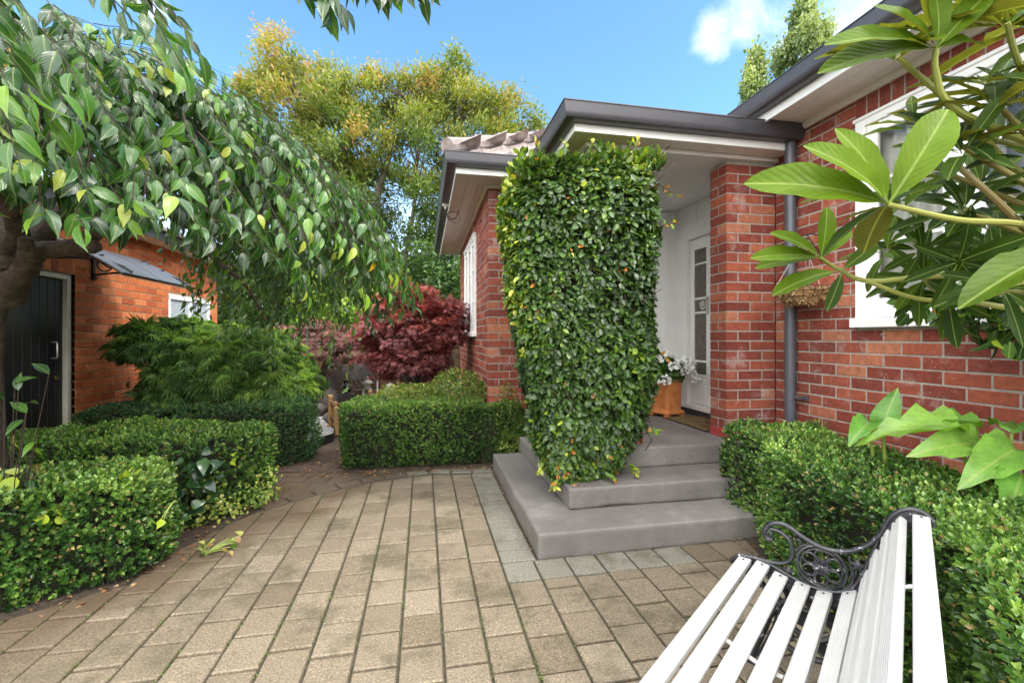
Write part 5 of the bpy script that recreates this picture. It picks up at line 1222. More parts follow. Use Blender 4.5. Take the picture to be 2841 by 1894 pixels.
SL = [(-.003,.429),(.066,.431),(.131,.408),(.204,.398),(.272,.392),(.345,.420),(.388,.495),(.414,.577),(.445,.659),(.476,.716),(.543,.749)]
UL, UR = -1.16, .0
for i, (sv, sz) in enumerate(SL):
    a, b_ = SL[max(0, i-1)], SL[min(len(SL)-1, i+1)]; t = np.array((b_[0]-a[0], b_[1]-a[1])); t /= np.linalg.norm(t)
    if i == 10: t = unit(np.array((.9, -.02)))
    if i == 5: t = unit(np.array((.8, .45)))
    if i == 6: t = unit(np.array((.35, .93)))
    nrm = np.array((-t[1], t[0])); w, h = (.050 if i < 8 else .045), .024; s = MB()
    if i == 9: nrm = None; t = unit(np.array((.55, .83)))
    nrm = np.array((-t[1], t[0]))
    # ridged section of the slat
    prof = []
    ng = 7
    for k in range(ng*2+1):
        x = -w/2 + w*k/(ng*2); prof.append((x, -(.0010 if k % 2 else 0) - (.004 if k in (0, ng*2) else 0)))
    prof += [(w/2, -h+.003), (w/2-.003, -h), (-w/2+.003, -h), (-w/2, -h+.003)]
    pts0, vs = len(prof), []
    for uu in (UL, UR + (0 if i < 6 else .0)):
        for (x, y) in prof:
            q = np.array((sv, sz)) + t*x + nrm*y; vs.append(B(uu, q[0], q[1]))
    s.add(vs, [(k, (k+1) % pts0, pts0+(k+1) % pts0, pts0+k) for k in range(pts0)] + [tuple(range(pts0)), tuple(range(2*pts0-1, pts0-1, -1))])
    so__ = s.build('slat', M['slat'], bench)
    bo = MB(); q = np.array((sv, sz)) + nrm*.0005; bo.tube([B(UR-.022, *q), B(UR-.022, *(q+nrm*.002))], .0042, 10); bo.build('bolt', M['iron'], so__, smooth=True)
curve = [(-.058,.388),(-.049,.400),(-.03,.418),(-.012,.427),(.043,.431),(.096,.422),(.154,.402),(.216,.386),(.283,.388),(.330,.403),(.362,.432),(.386,.480),(.405,.534),(.429,.612),(.448,.672),(.468,.718),(.492,.745),(.522,.757),(.548,.753),(.565,.735),(.570,.716)]
def smooth_curve(pts, k=4):
    P = [np.array(p, float) for p in pts]; out = []
    for i in range(len(P)-1):
        p0, p1, p2, p3 = P[max(i-1,0)], P[i], P[i+1], P[min(i+2,len(P)-1)]
        for s in np.linspace(0, 1, k, endpoint=False): out.append(.5*((2*p1)+(-p0+p2)*s+(2*p0-5*p1+4*p2-p3)*s*s+(-p0+3*p1-3*p2+p3)*s**3))
    out.append(P[-1]); return out
def end_frame(U, sgn):
    """cast iron end: U position along the bench; sgn +1 ornament outward"""
    f = MB(); cv = smooth_curve(curve, 3)
    # rail carrying the slats (runs below the slats inwards) and the raised rim
    def off(cv, d):
        out = []
        for i, p in enumerate(cv):
            a, b_ = cv[max(0,i-1)], cv[min(len(cv)-1,i+1)]; t = unit(b_-a); out.append(p + np.array((-t[1], t[0]))*d)
        return out
    lo = off(cv, -.055); mid = off(cv, -.026); hi = off(cv, .004)
    for i in range(len(cv)-1):      # L-section: web and flange under the slat ends
        vs = [B(U, *hi[i]), B(U, *hi[i+1]), B(U, *lo[i+1]), B(U, *lo[i]), B(U+.009*sgn, *hi[i]), B(U+.009*sgn, *hi[i+1]), B(U+.009*sgn, *lo[i+1]), B(U+.009*sgn, *lo[i])]
        f.add(vs, [(0,1,2,3),(4,7,6,5),(0,4,5,1),(3,2,6,7),(0,3,7,4),(1,5,6,2)])
        a, b_ = mid[i], mid[i+1]; n1 = off([a, b_], -.005)
        vs = [B(U-.035*sgn, *a), B(U-.035*sgn, *b_), B(U, *b_), B(U, *a), B(U-.035*sgn, *n1[0]), B(U-.035*sgn, *n1[1]), B(U, *n1[1]), B(U, *n1[0])]
        f.add(vs, [(0,1,2,3),(4,7,6,5),(0,4,5,1),(3,2,6,7),(0,3,7,4),(1,5,6,2)])
    f.tube([B(U+.004*sgn, *p) for p in hi], .0085, 8)
    T = lambda pts, r, n=8: f.tube([B(U+.004*sgn, *p) for p in smooth_curve(pts)], r, n)
    T([(.100,.535),(.088,.532),(.079,.541),(.078,.553),(.087,.560),(.095,.554),(.093,.546)], .0065)
    T([(.100,.535),(.082,.528),(.069,.542),(.070,.563),(.083,.586),(.105,.600),(.135,.604),(.165,.594),(.190,.579),(.216,.566),(.250,.553),(.283,.549),(.315,.552),(.345,.562),(.375,.580),(.400,.602),(.420,.625),(.437,.655)], .0095)
    T([(.090,.572),(.115,.573),(.140,.562),(.158,.545),(.168,.518),(.166,.485),(.150,.458),(.125,.445),(.095,.438),(.06,.436),(.02,.434)], .008)
    c0_ = np.array((.262,.476)); R0 = .078
    ring = lambda c, r, t, n=28, sy=1: f.tube([B(U+.004*sgn, c[0]+r*math.cos(a), c[1]+r*sy*math.sin(a)) for a in np.linspace(0, 2*math.pi, n)], t, 6)
    ring(c0_, R0, .0065); ring(c0_, R0-.012, .003)
    for k in range(6):
        a = k*math.pi/3+.5; ring(c0_+np.array((math.cos(a), math.sin(a)))*.045, .021, .0045, 16)
    f.tube([B(U-.004, *c0_), B(U+.012*sgn, *c0_)], .028, 20); f.tube([B(U+.010*sgn, *c0_), B(U+.016*sgn, *c0_)], .010, 12)
    for k in range(14):
        a = k*2*math.pi/14; f.tube([B(U-.006*1, *(c0_+np.array((math.cos(a), math.sin(a)))*.010)), B(U-.006, *(c0_+np.array((math.cos(a), math.sin(a)))*.026))], .0035, 5)
    T([(.185,.425),(.215,.395),(.262,.388),(.31,.40),(.345,.43),(.36,.47),(.352,.51)], .006)
    T([(.345,.545),(.355,.50),(.350,.46)], .004); T([(.352,.45),(.365,.475),(.368,.50)], .004)
    T([(.175,.545),(.185,.560),(.196,.552),(.192,.535),(.183,.52)], .004); T([(.183,.52),(.200,.54),(.215,.545),(.225,.552)], .004); T([(.165,.52),(.180,.515),(.19,.525)], .0035)
    for c_, r_ in (((.372,.520),.028), ((.155,.425),.026)):
        for k in range(5):
            a = k*2*math.pi/5+.3; b1 = np.array(c_); tip = b1+np.array((math.cos(a), math.sin(a)))*r_; s1 = b1+np.array((math.cos(a+.63), math.sin(a+.63)))*r_*.4; s2 = b1+np.array((math.cos(a-.63), math.sin(a-.63)))*r_*.4
            f.add([B(U-.006, *b1), B(U-.001, *s1), B(U, *tip), B(U-.001, *s2), B(U+.008, *b1), B(U+.006, *s1), B(U+.006, *tip), B(U+.006, *s2)], [(0,1,2,3),(4,7,6,5),(0,4,5,1),(1,5,6,2),(2,6,7,3),(3,7,4,0)])
    o = f.build('arm_frame', M['iron'], bench, smooth=True, angle=50)
    for pts, nm in (([(.00,.375),(.055,.345),(.085,.29),(.088,.23),(.070,.16),(.045,.09),(.028,.04),(.005,.012)], 'leg'), ([(.33,.355),(.34,.28),(.36,.20),(.40,.12),(.45,.04),(.475,.010)], 'leg')):
        l = MB(); pc = smooth_curve(pts); n_ = len(pc)
        l.tube([B(U+.004*sgn, *p) for p in pc], np.linspace(.015, .009, n_), 8)
        pc2 = [p + np.array((.024*math.sin(i/n_*math.pi), 0)) for i, p in enumerate(pc)]; l.tube([B(U+.004*sgn, *p) for p in pc2], .006, 6)
        e = pc[-1]; l.obox(B(U+.004*sgn, e[0]+.005, .008), (*(u*.014), 0), (*(v*.028), 0), (0,0,.008)); l.build(nm, M['iron'], bench, smooth=True, angle=50)
    b_ = MB()
    for pts in ([(.075,.33),(.13,.24),(.20,.19),(.27,.20),(.33,.27)], [(.09,.22),(.15,.31),(.22,.34),(.28,.31),(.34,.22)], [(.08,.15),(.18,.115),(.28,.12),(.38,.15)], [(.14,.35),(.17,.30),(.22,.29),(.27,.31),(.29,.355)]):
        pc = smooth_curve(pts, 5); b_.tube([B(U+.004*sgn, *p) for p in pc], .011, 6)
    for c_ in ((.20,.25),(.15,.17),(.27,.16),(.11,.29),(.30,.28)): b_.tube([B(U, *c_), B(U+.01, *c_)], .026, 9)
    b_.build('brace', M['iron'], bench, smooth=True, angle=50)
end_frame(.004, 1); end_frame(-1.164, -1)
s = MB(); cvs = smooth_curve(curve[4:], 3)
for i in range(len(cvs)-1):
    a, b_ = cvs[i], cvs[i+1]; t = unit(b_-a); nn = np.array((-t[1], t[0])); a2, b2 = a-nn*.028, b_-nn*.028; a3, b3 = a-nn*.031, b_-nn*.031
    s.add([B(-.552,*a2),B(-.552,*b2),B(-.535,*b2),B(-.535,*a2),B(-.552,*a3),B(-.552,*b3),B(-.535,*b3),B(-.535,*a3)], [(0,1,2,3),(4,7,6,5),(0,4,5,1),(3,2,6,7),(0,3,7,4),(1,5,6,2)])
s.build('centre_strap', M['white'], bench)

# ------------------------------------------------------------------ porch things
def terracotta():
    m, nt, b, _ = mat('terracotta'); co = coords(nt); n = noise(nt, 10, 6, .7, co)
    c = ramp(nt, [(.3,(.42,.13,.035)),(.55,(.56,.20,.055)),(.75,(.62,.28,.11))], n.outputs[0]).outputs[0]; nt.links.new(c, b.inputs['Base Color']); b.inputs['Roughness'].default_value = .8
    bump(nt, b, noise(nt, 90, 5).outputs[0], .3, .004); return m
M['terra'] = terracotta()
px, py, pz = 2.70, 4.66, .4625; an = R(18)
pot = thing('potted_geranium', (px, py, pz), 'white flowering geranium in a square terracotta pot on the porch', 'potted plant')
def sq(prof, c, rot): 
    vs = []; 
    for (r, z) in prof:
        for k in range(4):
            for e in (-.12, .12):
                a = rot + math.pi/4 + k*math.pi/2 + e; rr = r*1.36; vs.append((c[0]+rr*math.cos(a), c[1]+rr*math.sin(a), c[2]+z))
    m_ = len(prof); n_ = 8; fs = [(i*n_+k, i*n_+(k+1) % n_, (i+1)*n_+(k+1) % n_, (i+1)*n_+k) for i in range(m_-1) for k in range(n_)]
    fs += [tuple(range(n_-1, -1, -1)), tuple((m_-1)*n_+k for k in range(n_))]; return vs, fs
p = MB(); vs, fs = sq([(.140,.035),(.145,.045),(.140,.062),(.118,.072),(.114,.09),(.118,.36),(.113,.385),(.118,.40),(.122,.41),(.108,.41),(.104,.37)], (px,py,pz), an); p.add(vs, fs)
po = p.build('pot', M['terra'], pot, bevel=.003)
fd = np.array((math.cos(an-math.pi/2), math.sin(an-math.pi/2))); sd = np.array((math.cos(an), math.sin(an)))
for (nn, ss) in ((fd, sd), (-sd, fd)):
    c_ = np.array((px, py)) + nn*.128; r_ = MB()
    r_.tube([(*(c_-nn*.02), pz+.255), (*(c_+nn*.004), pz+.255)], .018, 14)
    for k in range(10):
        a = k*.628; q = np.array((c_[0], c_[1], pz+.255)) + np.array((*ss, 0))*.028*math.cos(a) + np.array((0,0,1))*.028*math.sin(a); r_.tube([tuple(q-np.array((*nn,0))*.02), tuple(q+np.array((*nn,0))*.002)], .010, 8)
    r_.build('rosette', M['terra'], po, smooth=True)
for (a, b_) in ((-1,-1),(1,-1),(1,1),(-1,1)):
    q = np.array((px, py)) + sd*.11*a + fd*.11*b_; f = MB(); f.obox((q[0], q[1], pz+.018), (*(sd*.03), 0), (*(fd*.03), 0), (0,0,.0175)); f.build('foot', M['terra'], po, bevel=.006)
P, Nn = ell_pts((px,py,pz+.50), (.22,.2,.13), 420, .2, 31, -.7, .5); mound(P, Nn, .055, 'round', M['geran'], 'foliage', pot, .5, .3, smooth=True)
for k in range(14): c = MB(); c.tint = .5; c.tube(bez((px,py,pz+.36), P[k*9], (0,0,.03)), np.linspace(.005,.003,7), 5); c.build('stem', M['stem'], pot)
for k, (dx, dy, dz) in enumerate(((-.20,-.06,.42),(-.22,-.05,.30),(-.12,-.12,.43),(.05,-.12,.60),(.12,-.08,.62),(.0,-.05,.70),(.20,-.05,.60),(.24,0,.52),(.17,-.10,.47),(.08,-.12,.52),(.22,-.08,.44),(-.10,-.05,.66),(-.18,0,.80),(-.24,-.02,.37),(.12,-.14,.57),(-.04,-.12,.58))):
    n_ = 34; d = rand_unit(n_); cc = np.array((px+dx*1.12, py+dy*1.5-.05, pz+dz)); leaves('flower_head', 'round', cc+d*.036, d+rng.normal(0,.5,(n_,3)), d, .032, .5, M['flower'], pot)

mt = thing('doormat', (2.81, 4.14, .4625), 'brown coir doormat with a black pattern and rim', 'doormat')
def matm():
    m, nt, b, _ = mat('coir_mat'); co = coords(nt); n = noise(nt, 220, 4, .8, co); vv = N(nt, 'ShaderNodeTexVoronoi'); vv.feature = 'DISTANCE_TO_EDGE'; vv.inputs['Scale'].default_value = 22; nt.links.new(co, vv.inputs['Vector'])
    c = ramp(nt, [(.3,(.16,.09,.03)),(.7,(.42,.27,.10))], n.outputs[0]).outputs[0]; n2 = noise(nt, 38, 3, .6, co, 1.5); c = mixc(nt, thresh(nt, n2.outputs[0], .53, .57), c, (.025,.02,.015)); nt.links.new(c, b.inputs['Base Color']); b.inputs['Roughness'].default_value = 1
    bump(nt, b, n.outputs[0], 1, .01); return m
M['coir'] = matm()
s = MB(); s.box(2.585, 3.035, 3.765, 4.515, .464, .470); s.build('rim', M['wire'], mt, bevel=.002)
s = MB(); s.box(2.605, 3.015, 3.785, 4.495, .4705, .478); s.build('pile', M['coir'], mt)

# hanging basket on the wall
hb = thing('hanging_basket', (2.88, 2.99, 1.58), 'empty coir lined wire hanging basket beside the downpipe', 'basket')
bx_, by_, bz_ = 2.875, 2.99, 1.735; Rb = .175; w_ = MB()
for z_, f_ in ((0,1),(-.035,.965),(-.075,.84),(-.115,.60)): w_.tube([(bx_+Rb*f_*math.cos(a), by_+Rb*f_*math.sin(a), bz_+z_) for a in np.linspace(0, 2*math.pi, 30)], .0026, 5)
for k in range(14):
    a = k*2*math.pi/14; w_.tube([(bx_+Rb*f_*math.cos(a), by_+Rb*f_*math.sin(a), bz_+z_) for z_, f_ in ((.0,1),(-.035,.97),(-.08,.82),(-.12,.58),(-.145,.3),(-.15,.05))], .0022, 5)
w_.build('wire_frame', M['wire'], hb)
M['liner'] = soil('coir_liner', [(.3,(.30,.16,.06)),(.5,(.50,.30,.13)),(.75,(.66,.44,.22))], 120, .01)
l_ = MB(); pr = [(.02,-.145),(.06,-.143),(.10,-.118),(.135,-.085),(.158,-.045),(.165,-.015),(.150,-.012),(.142,-.04),(.11,-.08),(.05,-.10),(.01,-.10)]
l_.lathe(pr, (bx_,by_,bz_), 24); lo_ = l_.build('liner', M['liner'], hb, smooth=True)
n = 1500; a = rng.uniform(0, 6.28, n); zz = rng.uniform(-.13, -.005, n); rr_ = np.interp(zz, [-.145,-.118,-.085,-.045,-.01], [.05,.10,.137,.16,.168]); P = np.c_[bx_+rr_*np.cos(a), by_+rr_*np.sin(a), bz_+zz]
leaves('fibres', 'slim', P, rand_unit(n), rand_unit(n), rng.uniform(.02,.045,n), rng.uniform(.7,1,n), M['litter'], lo_)
ch = MB(); hk = (bx_+.02, by_, 2.10)
for k in range(3):
    a = k*2.094+.5; p0 = np.array((bx_+Rb*math.cos(a), by_+Rb*math.sin(a), bz_)); p1 = np.array(hk); nl = 26
    for i in range(nl):
        c0_ = p0+(p1-p0)*(i+.5)/nl; d = unit(p1-p0); sd_ = unit(np.cross(d, (1,0,0) if i % 2 else (0,1,0))); ch.tube([tuple(c0_+d*.008*math.cos(t)+sd_*.0035*math.sin(t)) for t in np.linspace(0, 6.28, 8)], .0009, 4)
ch.build('chain', M['metal'], hb)
bk = MB(); bk.box(3.06, 3.079, by_-.012, by_+.012, 1.95, 2.17); bk.tube([(3.07,by_,2.15),(2.95,by_,2.155),(2.88,by_,2.13),(2.89,by_,2.10)], .005, 6); bk.tube([(3.07,by_,2.0),(3.0,by_,2.06),(2.93,by_,2.15)], .004, 6); bk.build('bracket', M['wire'], hb)

# ------------------------------------------------------------------ the far garden
M['timber'] = paint('brown_fence_paling', (.16,.105,.06), .85, .35, 5, bumpk=.5, bs=30)
fc = thing('timber_fence', (-2.5, 9.8, 0), 'brown timber paling fence at the back of the garden', 'fence')
b_ = MB(); x = -9.
while x < 4: b_.box(x, x+.135, 9.78+rnd.uniform(0,.006), 9.80, 0, 1.52+rnd.uniform(-.01,.01)); b_.box(x+.10, x+.16, 9.802, 9.82, 0, 1.5); x += .15
b_.build('palings', M['timber'], fc, bevel=.002)
for x in (-6.5,-4.2,-1.9,.4): q = MB(); q.box(x, x+.1, 9.66, 9.775, 0, 1.5); q.build('post', M['timber'], fc)
for z in (.3, 1.2): q = MB(); q.box(-9, 4, 9.825, 9.87, z, z+.09); q.build('rail', M['timber'], fc)
q = MB(); q.box(-5, .6, 9.35, 9.42, .0, .29); q.box(-5,.6,9.42,9.78,.0,.24); o = q.build('sleeper_wall', M['timber']); tag(o, 'low dark timber sleeper ledge along the foot of the fence', 'ledge')
M['lat'] = paint('grey_lattice', (.22,.22,.24), .7, .2, 8)
lt = MB(); cx_, cz_ = -1.45, .62
for k in range(-5, 6):
    for s_ in (1, -1):
        c_ = (cx_ + k*.085, 9.55 - (.012 if s_ > 0 else 0), cz_ + .02*k); a = R(52)*s_ - R(6); L_ = .34*(1-.05*abs(k))
        lt.obox(c_, (L_*math.cos(a)*.9, 0, L_*math.sin(a)), (-math.sin(a)*.017, 0, math.cos(a)*.017), (0, .005, 0))
for (a0, b0) in (((-1.85,9.53,.36),(-1.12,9.53,.27)),((-1.85,9.53,.36),(-1.50,9.53,1.05))): lt.bar(a0, b0, .02, .03)
o = lt.build('garden_lattice', M['lat']); tag(o, 'grey diagonal lattice panel leaning against the fence', 'lattice')
M['stone'] = paint('pale_stone', (.50,.48,.44), .9, .2, 12, bumpk=.6, bs=40, chips=((.28,.26,.22), 18, .62))
M['rock'] = paint('dark_rock', (.09,.08,.07), .9, .4, 7, bumpk=.8, bs=20)
ln = thing('stone_lantern', (-1.07, 9.05, .24), 'small pale stone garden lantern on four legs beside the red maple', 'garden lantern')
lx, ly, lz = -1.07, 9.05, .0
sb = MB(); sb.box(lx-.14, lx+.14, ly-.12, ly+.12, 0, .262); o = sb.build('rock', M['rock'], None, bevel=.02); tag(o, 'flat dark stone carrying the stone lantern', 'rock')
lz = .265
for (a, b2) in ((-1,-1),(1,-1),(1,1),(-1,1)):
    q = MB(); q.tube([(lx+a*.070,ly+b2*.05,lz),(lx+a*.062,ly+b2*.045,lz+.06),(lx+a*.035,ly+b2*.03,lz+.10)], [.020,.018,.022], 8); q.build('leg', M['stone'], ln, smooth=True)
q = MB(); q.lathe([(.05,.085),(.072,.095),(.072,.115),(.045,.12)], (lx,ly,lz), 6); q.build('base', M['stone'], ln, bevel=.004)
q = MB()
for (a, b2) in ((-1,-1),(1,-1),(1,1),(-1,1)): q.box(lx+a*.038-.012, lx+a*.038+.012, ly+b2*.038-.012, ly+b2*.038+.012, lz+.12, lz+.185)
q.box(lx-.05, lx+.05, ly-.05, ly+.05, lz+.175, lz+.19); q.box(lx-.03, lx+.03, ly-.03, ly+.03, lz+.12, lz+.18); q.build('light_box', M['stone'], ln, bevel=.003)
q = MB(); q.lathe([(.03,.185),(.105,.195),(.108,.205),(.075,.235),(.035,.262),(.018,.268)], (lx,ly,lz), 6); r_ = q.build('roof', M['stone'], ln, bevel=.004)
q = MB(); q.lathe([(.012,.265),(.026,.277),(.03,.295),(.02,.312),(.006,.325)], (lx,ly,lz), 12); q.build('finial', M['stone'], r_, smooth=True)
# urn with blossom pattern
def urnm():
    m, nt, b, _ = mat('blossom_pattern_glaze'); co = coords(nt); vv = N(nt, 'ShaderNodeTexVoronoi'); vv.inputs['Scale'].default_value = 26; nt.links.new(co, vv.inputs['Vector'])
    c = mixc(nt, thresh(nt, vv.outputs['Distance'], .28, .38), (.62,.58,.48), (.012,.01,.012)); c = mixc(nt, thresh(nt, vv.outputs['Distance'], .08, .11), (.25,.14,.05), c)
    nt.links.new(c, b.inputs['Base Color']); b.inputs['Roughness'].default_value = .25; return m
M['urn'] = urnm()
q = MB(); q.lathe([(.05,.0),(.075,.02),(.098,.09),(.098,.15),(.082,.20),(.058,.23),(.064,.245),(.052,.25),(.045,.235)], (-1.47,9.14,.262), 20); o = q.build('glazed_urn', M['urn'], None, smooth=True); tag(o, 'round black garden urn with a pale blossom pattern by the lattice', 'urn')
sb = MB(); sb.box(-1.62, -1.33, 9.02, 9.3, 0, .26); o = sb.build('rock', M['rock'], None, bevel=.02); tag(o, 'squat dark stone block carrying the blossom patterned urn', 'rock')
def rock(c, r, label, seed, m='rock'):
    import bmesh
    bm = bmesh.new(); bmesh.ops.create_icosphere(bm, subdivisions=3, radius=1); f = Field(seed, 1.6)
    for vv in bm.verts: p = np.array(vv.co); k = 1+.16*f(p); vv.co = (p[0]*r[0]*k+c[0], p[1]*r[1]*k+c[1], max(-.02, p[2]*r[2]*k+c[2]))
    me = bpy.data.meshes.new('rock'); bm.to_mesh(me); bm.free(); me.materials.append(M[m]); o = link_mesh('rock', me); tag(o, label, 'rock')
rock((-1.72,8.65,.22), (.18,.16,.22), 'rounded dark boulder with a small plant, left of the bridge posts', 61)
rock((-1.72,7.75,.14), (.18,.15,.14), 'mottled grey rock at the end of the gravel bed', 62, 'rock')
rock((-.62,8.9,.22), (.14,.12,.26), 'pale upright garden rock behind the right bridge posts', 63, 'stone')
rock((-1.42,7.35,.08), (.12,.14,.14), 'dark rock half behind the tall bridge post', 64)
# gravel bed with black plastic edging
gp = [(-1.36,5.74),(-1.15,6.10),(-1.20,6.5),(-1.30,6.7),(-1.48,7.2),(-1.56,7.55),(-2.2,7.6),(-2.4,6.4),(-2.0,5.9)]
M['gravel'] = soil('white_gravel', [(.35,(.16,.15,.14)),(.5,(.42,.42,.42)),(.65,(.72,.72,.72))], 70, .02)
q = MB(); q.prism(gp, 0.006, .095); tag(q.build('gravel_bed', M['gravel']), kind='structure')
n = 5000; gq = rng.uniform((-2.0,5.7),(-1.1,7.6),(n,2)); gq = gq[in_poly(gq, gp)]; n = len(gq); P = np.c_[gq, np.full(n, .097)]
m, nt, b, _ = mat('gravel_stone'); c = ramp(nt, [(0,(.2,.19,.19)),(1,(.8,.8,.8))], attr(nt)).outputs[0]; nt.links.new(c, b.inputs['Base Color']); M['grst'] = m
tag(leaves('gravel', 'round', P, rand_unit(n)*(1,1,.3), rand_unit(n)*.7+(0,0,1), rng.uniform(.006,.014,n), rng.uniform(0,1,n), M['grst']), kind='stuff')
ed = MB(); ed.sweep([(p[0], p[1]) for p in reversed(gp[:6])], [(0,0),(.008,0),(.008,.115),(0,.115)]); o = ed.build('garden_edging', M['black']); tag(o, 'curved black plastic edging round the white gravel bed', 'edging')
# the little bridge: posts with black chain marks, deck
M['pine'] = paint('golden_pine', (.48,.29,.12), .7, .2, 9, bumpk=.3, bs=40)
bg = thing('garden_bridge', (-1.0, 7.2, 0), 'small golden timber garden bridge with notched posts and chains', 'bridge')
def post(x, y, zt, w=.052, lean=0):
    q = MB(); q.box(x-w/2, x+w/2, y-w/2, y+w/2, .02, zt-.062); q.box(x-w*.36, x+w*.36, y-w*.36, y+w*.36, zt-.062, zt-.048); q.box(x-w/2, x+w/2, y-w/2, y+w/2, zt-.048, zt); q.build('post', M['pine'], bg, bevel=.007, seg=2)
for x, y, zt in ((-1.335,6.9,.515),(-1.285,6.72,.525),(-1.205,6.60,.455),(-1.16,6.45,.40),(-.91,8.05,.43),(-.775,7.95,.435),(-.67,7.85,.36)): post(x, y, zt)
q = MB()
for i in range(6): t = i/5; q.obox((-1.25+.5*t+.02, 6.75+1.15*t, .10+.06*math.sin(math.pi*t)), (.10,0,0), (0,.09,0), (0,0,.012))
q.build('deck', M['pine'], bg)
ch = MB()
for (a, b2) in (((-1.335,6.87,.44),(-1.285,6.69,.40)),((-1.285,6.69,.44),(-1.205,6.57,.36)),((-1.335,6.87,.22),(-1.285,6.69,.20)),((-1.285,6.69,.22),(-1.205,6.57,.16)),((-.91,8.02,.36),(-.775,7.92,.35)),((-.775,7.92,.35),(-.67,7.82,.29))):
    for k in range(9):
        t = k/8; p_ = np.array(a)*(1-t)+np.array(b2)*t-np.array((0,0,.03*math.sin(math.pi*t))); ch.obox(p_, (.007,0,0), (0,.007,0), (0,0,.011 if k % 2 else .005))
ch.build('chain', M['wire'], bg)
for x, y, z, lab in ((-1.93,8.1,1.55,'thin green garden stake in front of the purple maple'),(-1.02,8.2,1.1,'thin green garden stake beside the stone lantern')):
    q = MB(); q.tube([(x,y,-.02),(x,y,z)], .008, 6); o = q.build('garden_stake', M['stake']); tag(o, lab, 'garden stake', 'green garden stakes')
q = MB()
for z, x0 in ((1.86,-.9),(1.58,-.4)): q.tube([(x0,9.2,z+.01),(.72,8.95,z)], .007, 6)
q.tube([(-.9,9.2,0),(-.9,9.2,1.88)], .016, 8); o = q.build('clothes_line', M['white']); tag(o, 'white wire clothes line beside the left wing', 'clothes line')
# overhead cables
def cable(name, pts, r, label): q = MB(); q.tube(pts, r, 6); o = q.build(name, M['wire']); return tag(o, label, 'cable')
def sagline(a, b_, s): a, b_ = np.array(a), np.array(b_); return [tuple(a+(b_-a)*t-np.array((0,0,s*4*t*(1-t)))) for t in np.linspace(0, 1, 16)]
cable('overhead_cable', sagline((.17,5.84,3.07), (-9,9.0,3.75), .1), .006, 'thin black overhead cable running left from the white bracket on the wing gutter')
cable('overhead_cable', sagline((.30,9.0,2.99), (-9,12,3.6), .15), .006, 'lower thin black cable running left from the far end of the wing gutter')
ib = thing('cable_bracket', (.28,5.84,3.08), 'white cable bracket with loops of black wire under the wing eave', 'bracket')
q = MB(); q.box(.235, .312, 5.80, 5.88, 3.035, 3.115); q.tube([(.27,5.84,3.03),(.27,5.84,3.0)], .012, 8); q.build('insulator', M['white'], ib, bevel=.004)
q = MB(); rz = lambda c_, r_, ph: [(c_[0]+r_*math.cos(a+ph)*1.1, c_[1]+.03*math.sin(2*a), c_[2]+r_*math.sin(a+ph)) for a in np.linspace(0, 6.0, 20)]
q.tube(rz((.36,5.86,2.93), .055, .8), .0035, 5); q.tube(rz((.38,5.9,2.92), .075, 1.5), .0035, 5); q.tube([(.17,5.84,3.07),(.26,5.84,3.03),(.28,5.84,2.95),(.33,5.86,2.88),(.40,5.86,2.89),(.44,5.87,2.96),(.45,5.87,3.01)], .004, 5); q.build('wire_loops', M['wire'], ib)
q = MB(); q.lathe([(.05,0),(.05,-.02),(.03,-.03),(.01,-.03)], (.45,8.3,3.01), 14); o = q.build('eave_sensor', M['white'], None, smooth=True); tag(o, 'small round white sensor under the far end of the wing eave', 'sensor')

# ------------------------------------------------------------------ sky, sun, camera
AZ = math.atan2(.90, -.80)       # direction towards the sun, from +Y clockwise: right and behind the camera
EL = R(50)
sunv = Vector((math.cos(EL)*.745, math.cos(EL)*-.667, math.sin(EL)))
wd_ = bpy.data.worlds.new('World'); scn.world = wd_; wd_.use_nodes = True; nt = wd_.node_tree; nt.nodes.clear()
out = nt.nodes.new('ShaderNodeOutputWorld'); bgn = nt.nodes.new('ShaderNodeBackground'); sk = nt.nodes.new('ShaderNodeTexSky')
sk.sky_type = 'NISHITA'; sk.sun_disc = False; sk.sun_elevation = EL; sk.sun_rotation = math.atan2(sunv.x, sunv.y); sk.air_density = 1.0; sk.dust_density = .3; sk.ozone_density = 2.0; sk.altitude = 0
tc = nt.nodes.new('ShaderNodeTexCoord').outputs['Generated']
sx = N(nt, 'ShaderNodeSeparateXYZ'); nt.links.new(tc, sx.inputs[0])
n1 = noise(nt, 5.5, 8, .62, tc, .35)
def blob(d, r0, r1):
    dt = N(nt, 'ShaderNodeVectorMath', operation='DOT_PRODUCT'); nt.links.new(tc, dt.inputs[0]); dt.inputs[1].default_value = tuple(Vector(d).normalized()); return thresh(nt, dt.outputs['Value'], math.cos(r1), math.cos(r0))
CLOUDS = [((.500,.690,.525),.0,.07),((.541,.649,.535),.02,.10),((.582,.628,.520),.02,.10),((.638,.588,.505),.03,.12),((.684,.54,.49),.02,.12),((-.417,.745,.52),.0,.055),((-.40,.77,.50),.0,.035)]
g_ = None
for d, a, b_ in CLOUDS:
    k = blob(d, a, b_); g_ = k if g_ is None else math_(nt, 'MAXIMUM', g_, k)
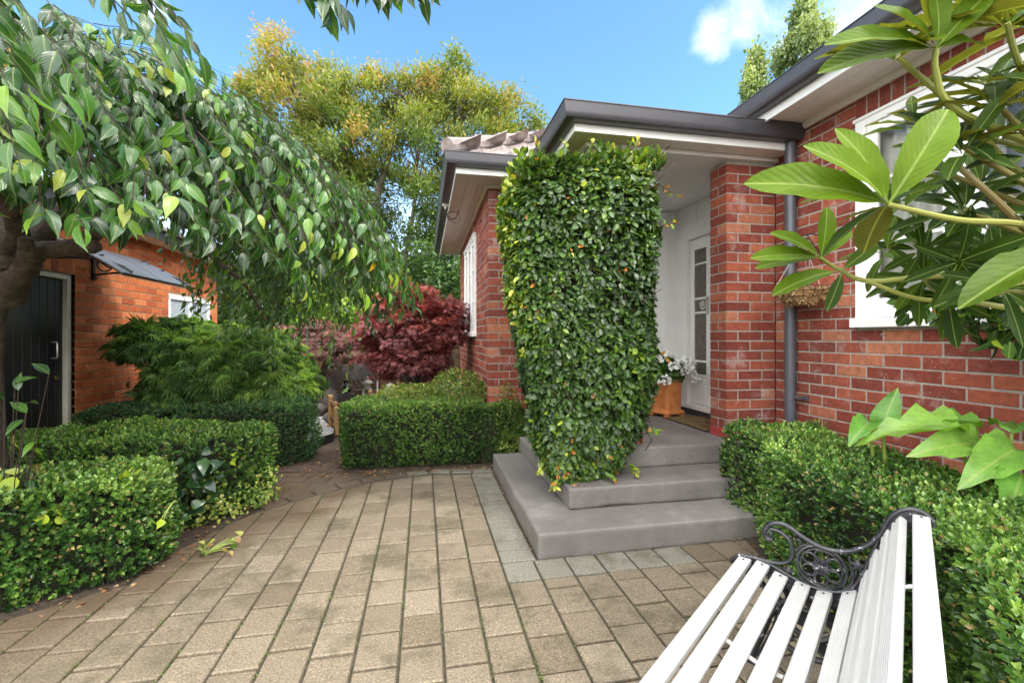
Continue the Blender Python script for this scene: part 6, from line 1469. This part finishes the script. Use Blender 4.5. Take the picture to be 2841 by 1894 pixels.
cf = math_(nt, 'MULTIPLY', thresh(nt, math_(nt, 'ADD', n1.outputs[0], math_(nt, 'MULTIPLY', g_, .30)), .60, 1.04), thresh(nt, g_, .0, .35))
# bright white cloud added to the unseen sky behind and overhead, as fill light
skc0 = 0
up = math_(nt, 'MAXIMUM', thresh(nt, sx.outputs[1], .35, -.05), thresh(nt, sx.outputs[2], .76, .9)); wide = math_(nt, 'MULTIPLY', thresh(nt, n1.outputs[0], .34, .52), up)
haze = thresh(nt, sx.outputs[2], .42, .02)
skc = mixc(nt, 1, sk.outputs[0], SKYTINT if 'SKYTINT' in globals() else (1.08,1.46,1.55), 'MULTIPLY')
skc = mixc(nt, math_(nt, 'MULTIPLY', haze, .85), skc, (7.6,8.3,9.0))
skc = mixc(nt, math_(nt, 'MULTIPLY', cf, .93), skc, (8.8,8.9,9.2))
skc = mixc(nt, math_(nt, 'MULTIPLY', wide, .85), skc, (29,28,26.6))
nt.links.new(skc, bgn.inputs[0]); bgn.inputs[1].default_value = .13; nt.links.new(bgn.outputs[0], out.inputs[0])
sl = bpy.data.lights.new('sun', 'SUN'); sl.energy = 1.7; sl.angle = R(10); sl.color = (1, .95, .87); so = bpy.data.objects.new('sun', sl); COL.objects.link(so)
so.rotation_euler = (-sunv).to_track_quat('-Z', 'Y').to_euler(); so.location = (5, -5, 12)
cam = bpy.data.cameras.new('camera'); cam.sensor_width = 36; cam.lens = 1245/2841*36; cam.shift_y = -12/2841; cam.clip_end = 2000; cam.clip_start = .02
co_ = bpy.data.objects.new('camera', cam); COL.objects.link(co_); co_.location = (0, 0, 1.35); co_.rotation_euler = (R(90), 0, -math.atan(244.5/1245)); scn.camera = co_
scn.view_settings.view_transform = 'Standard'; scn.view_settings.look = 'None'; scn.view_settings.gamma = 1; scn.view_settings.exposure = .92
scn.cycles.max_bounces = 7; scn.cycles.diffuse_bounces = 5; scn.cycles.transmission_bounces = 4; scn.cycles.transparent_max_bounces = 8; scn.cycles.caustics_reflective = False; scn.cycles.caustics_refractive = False
scn.cycles.use_denoising = True
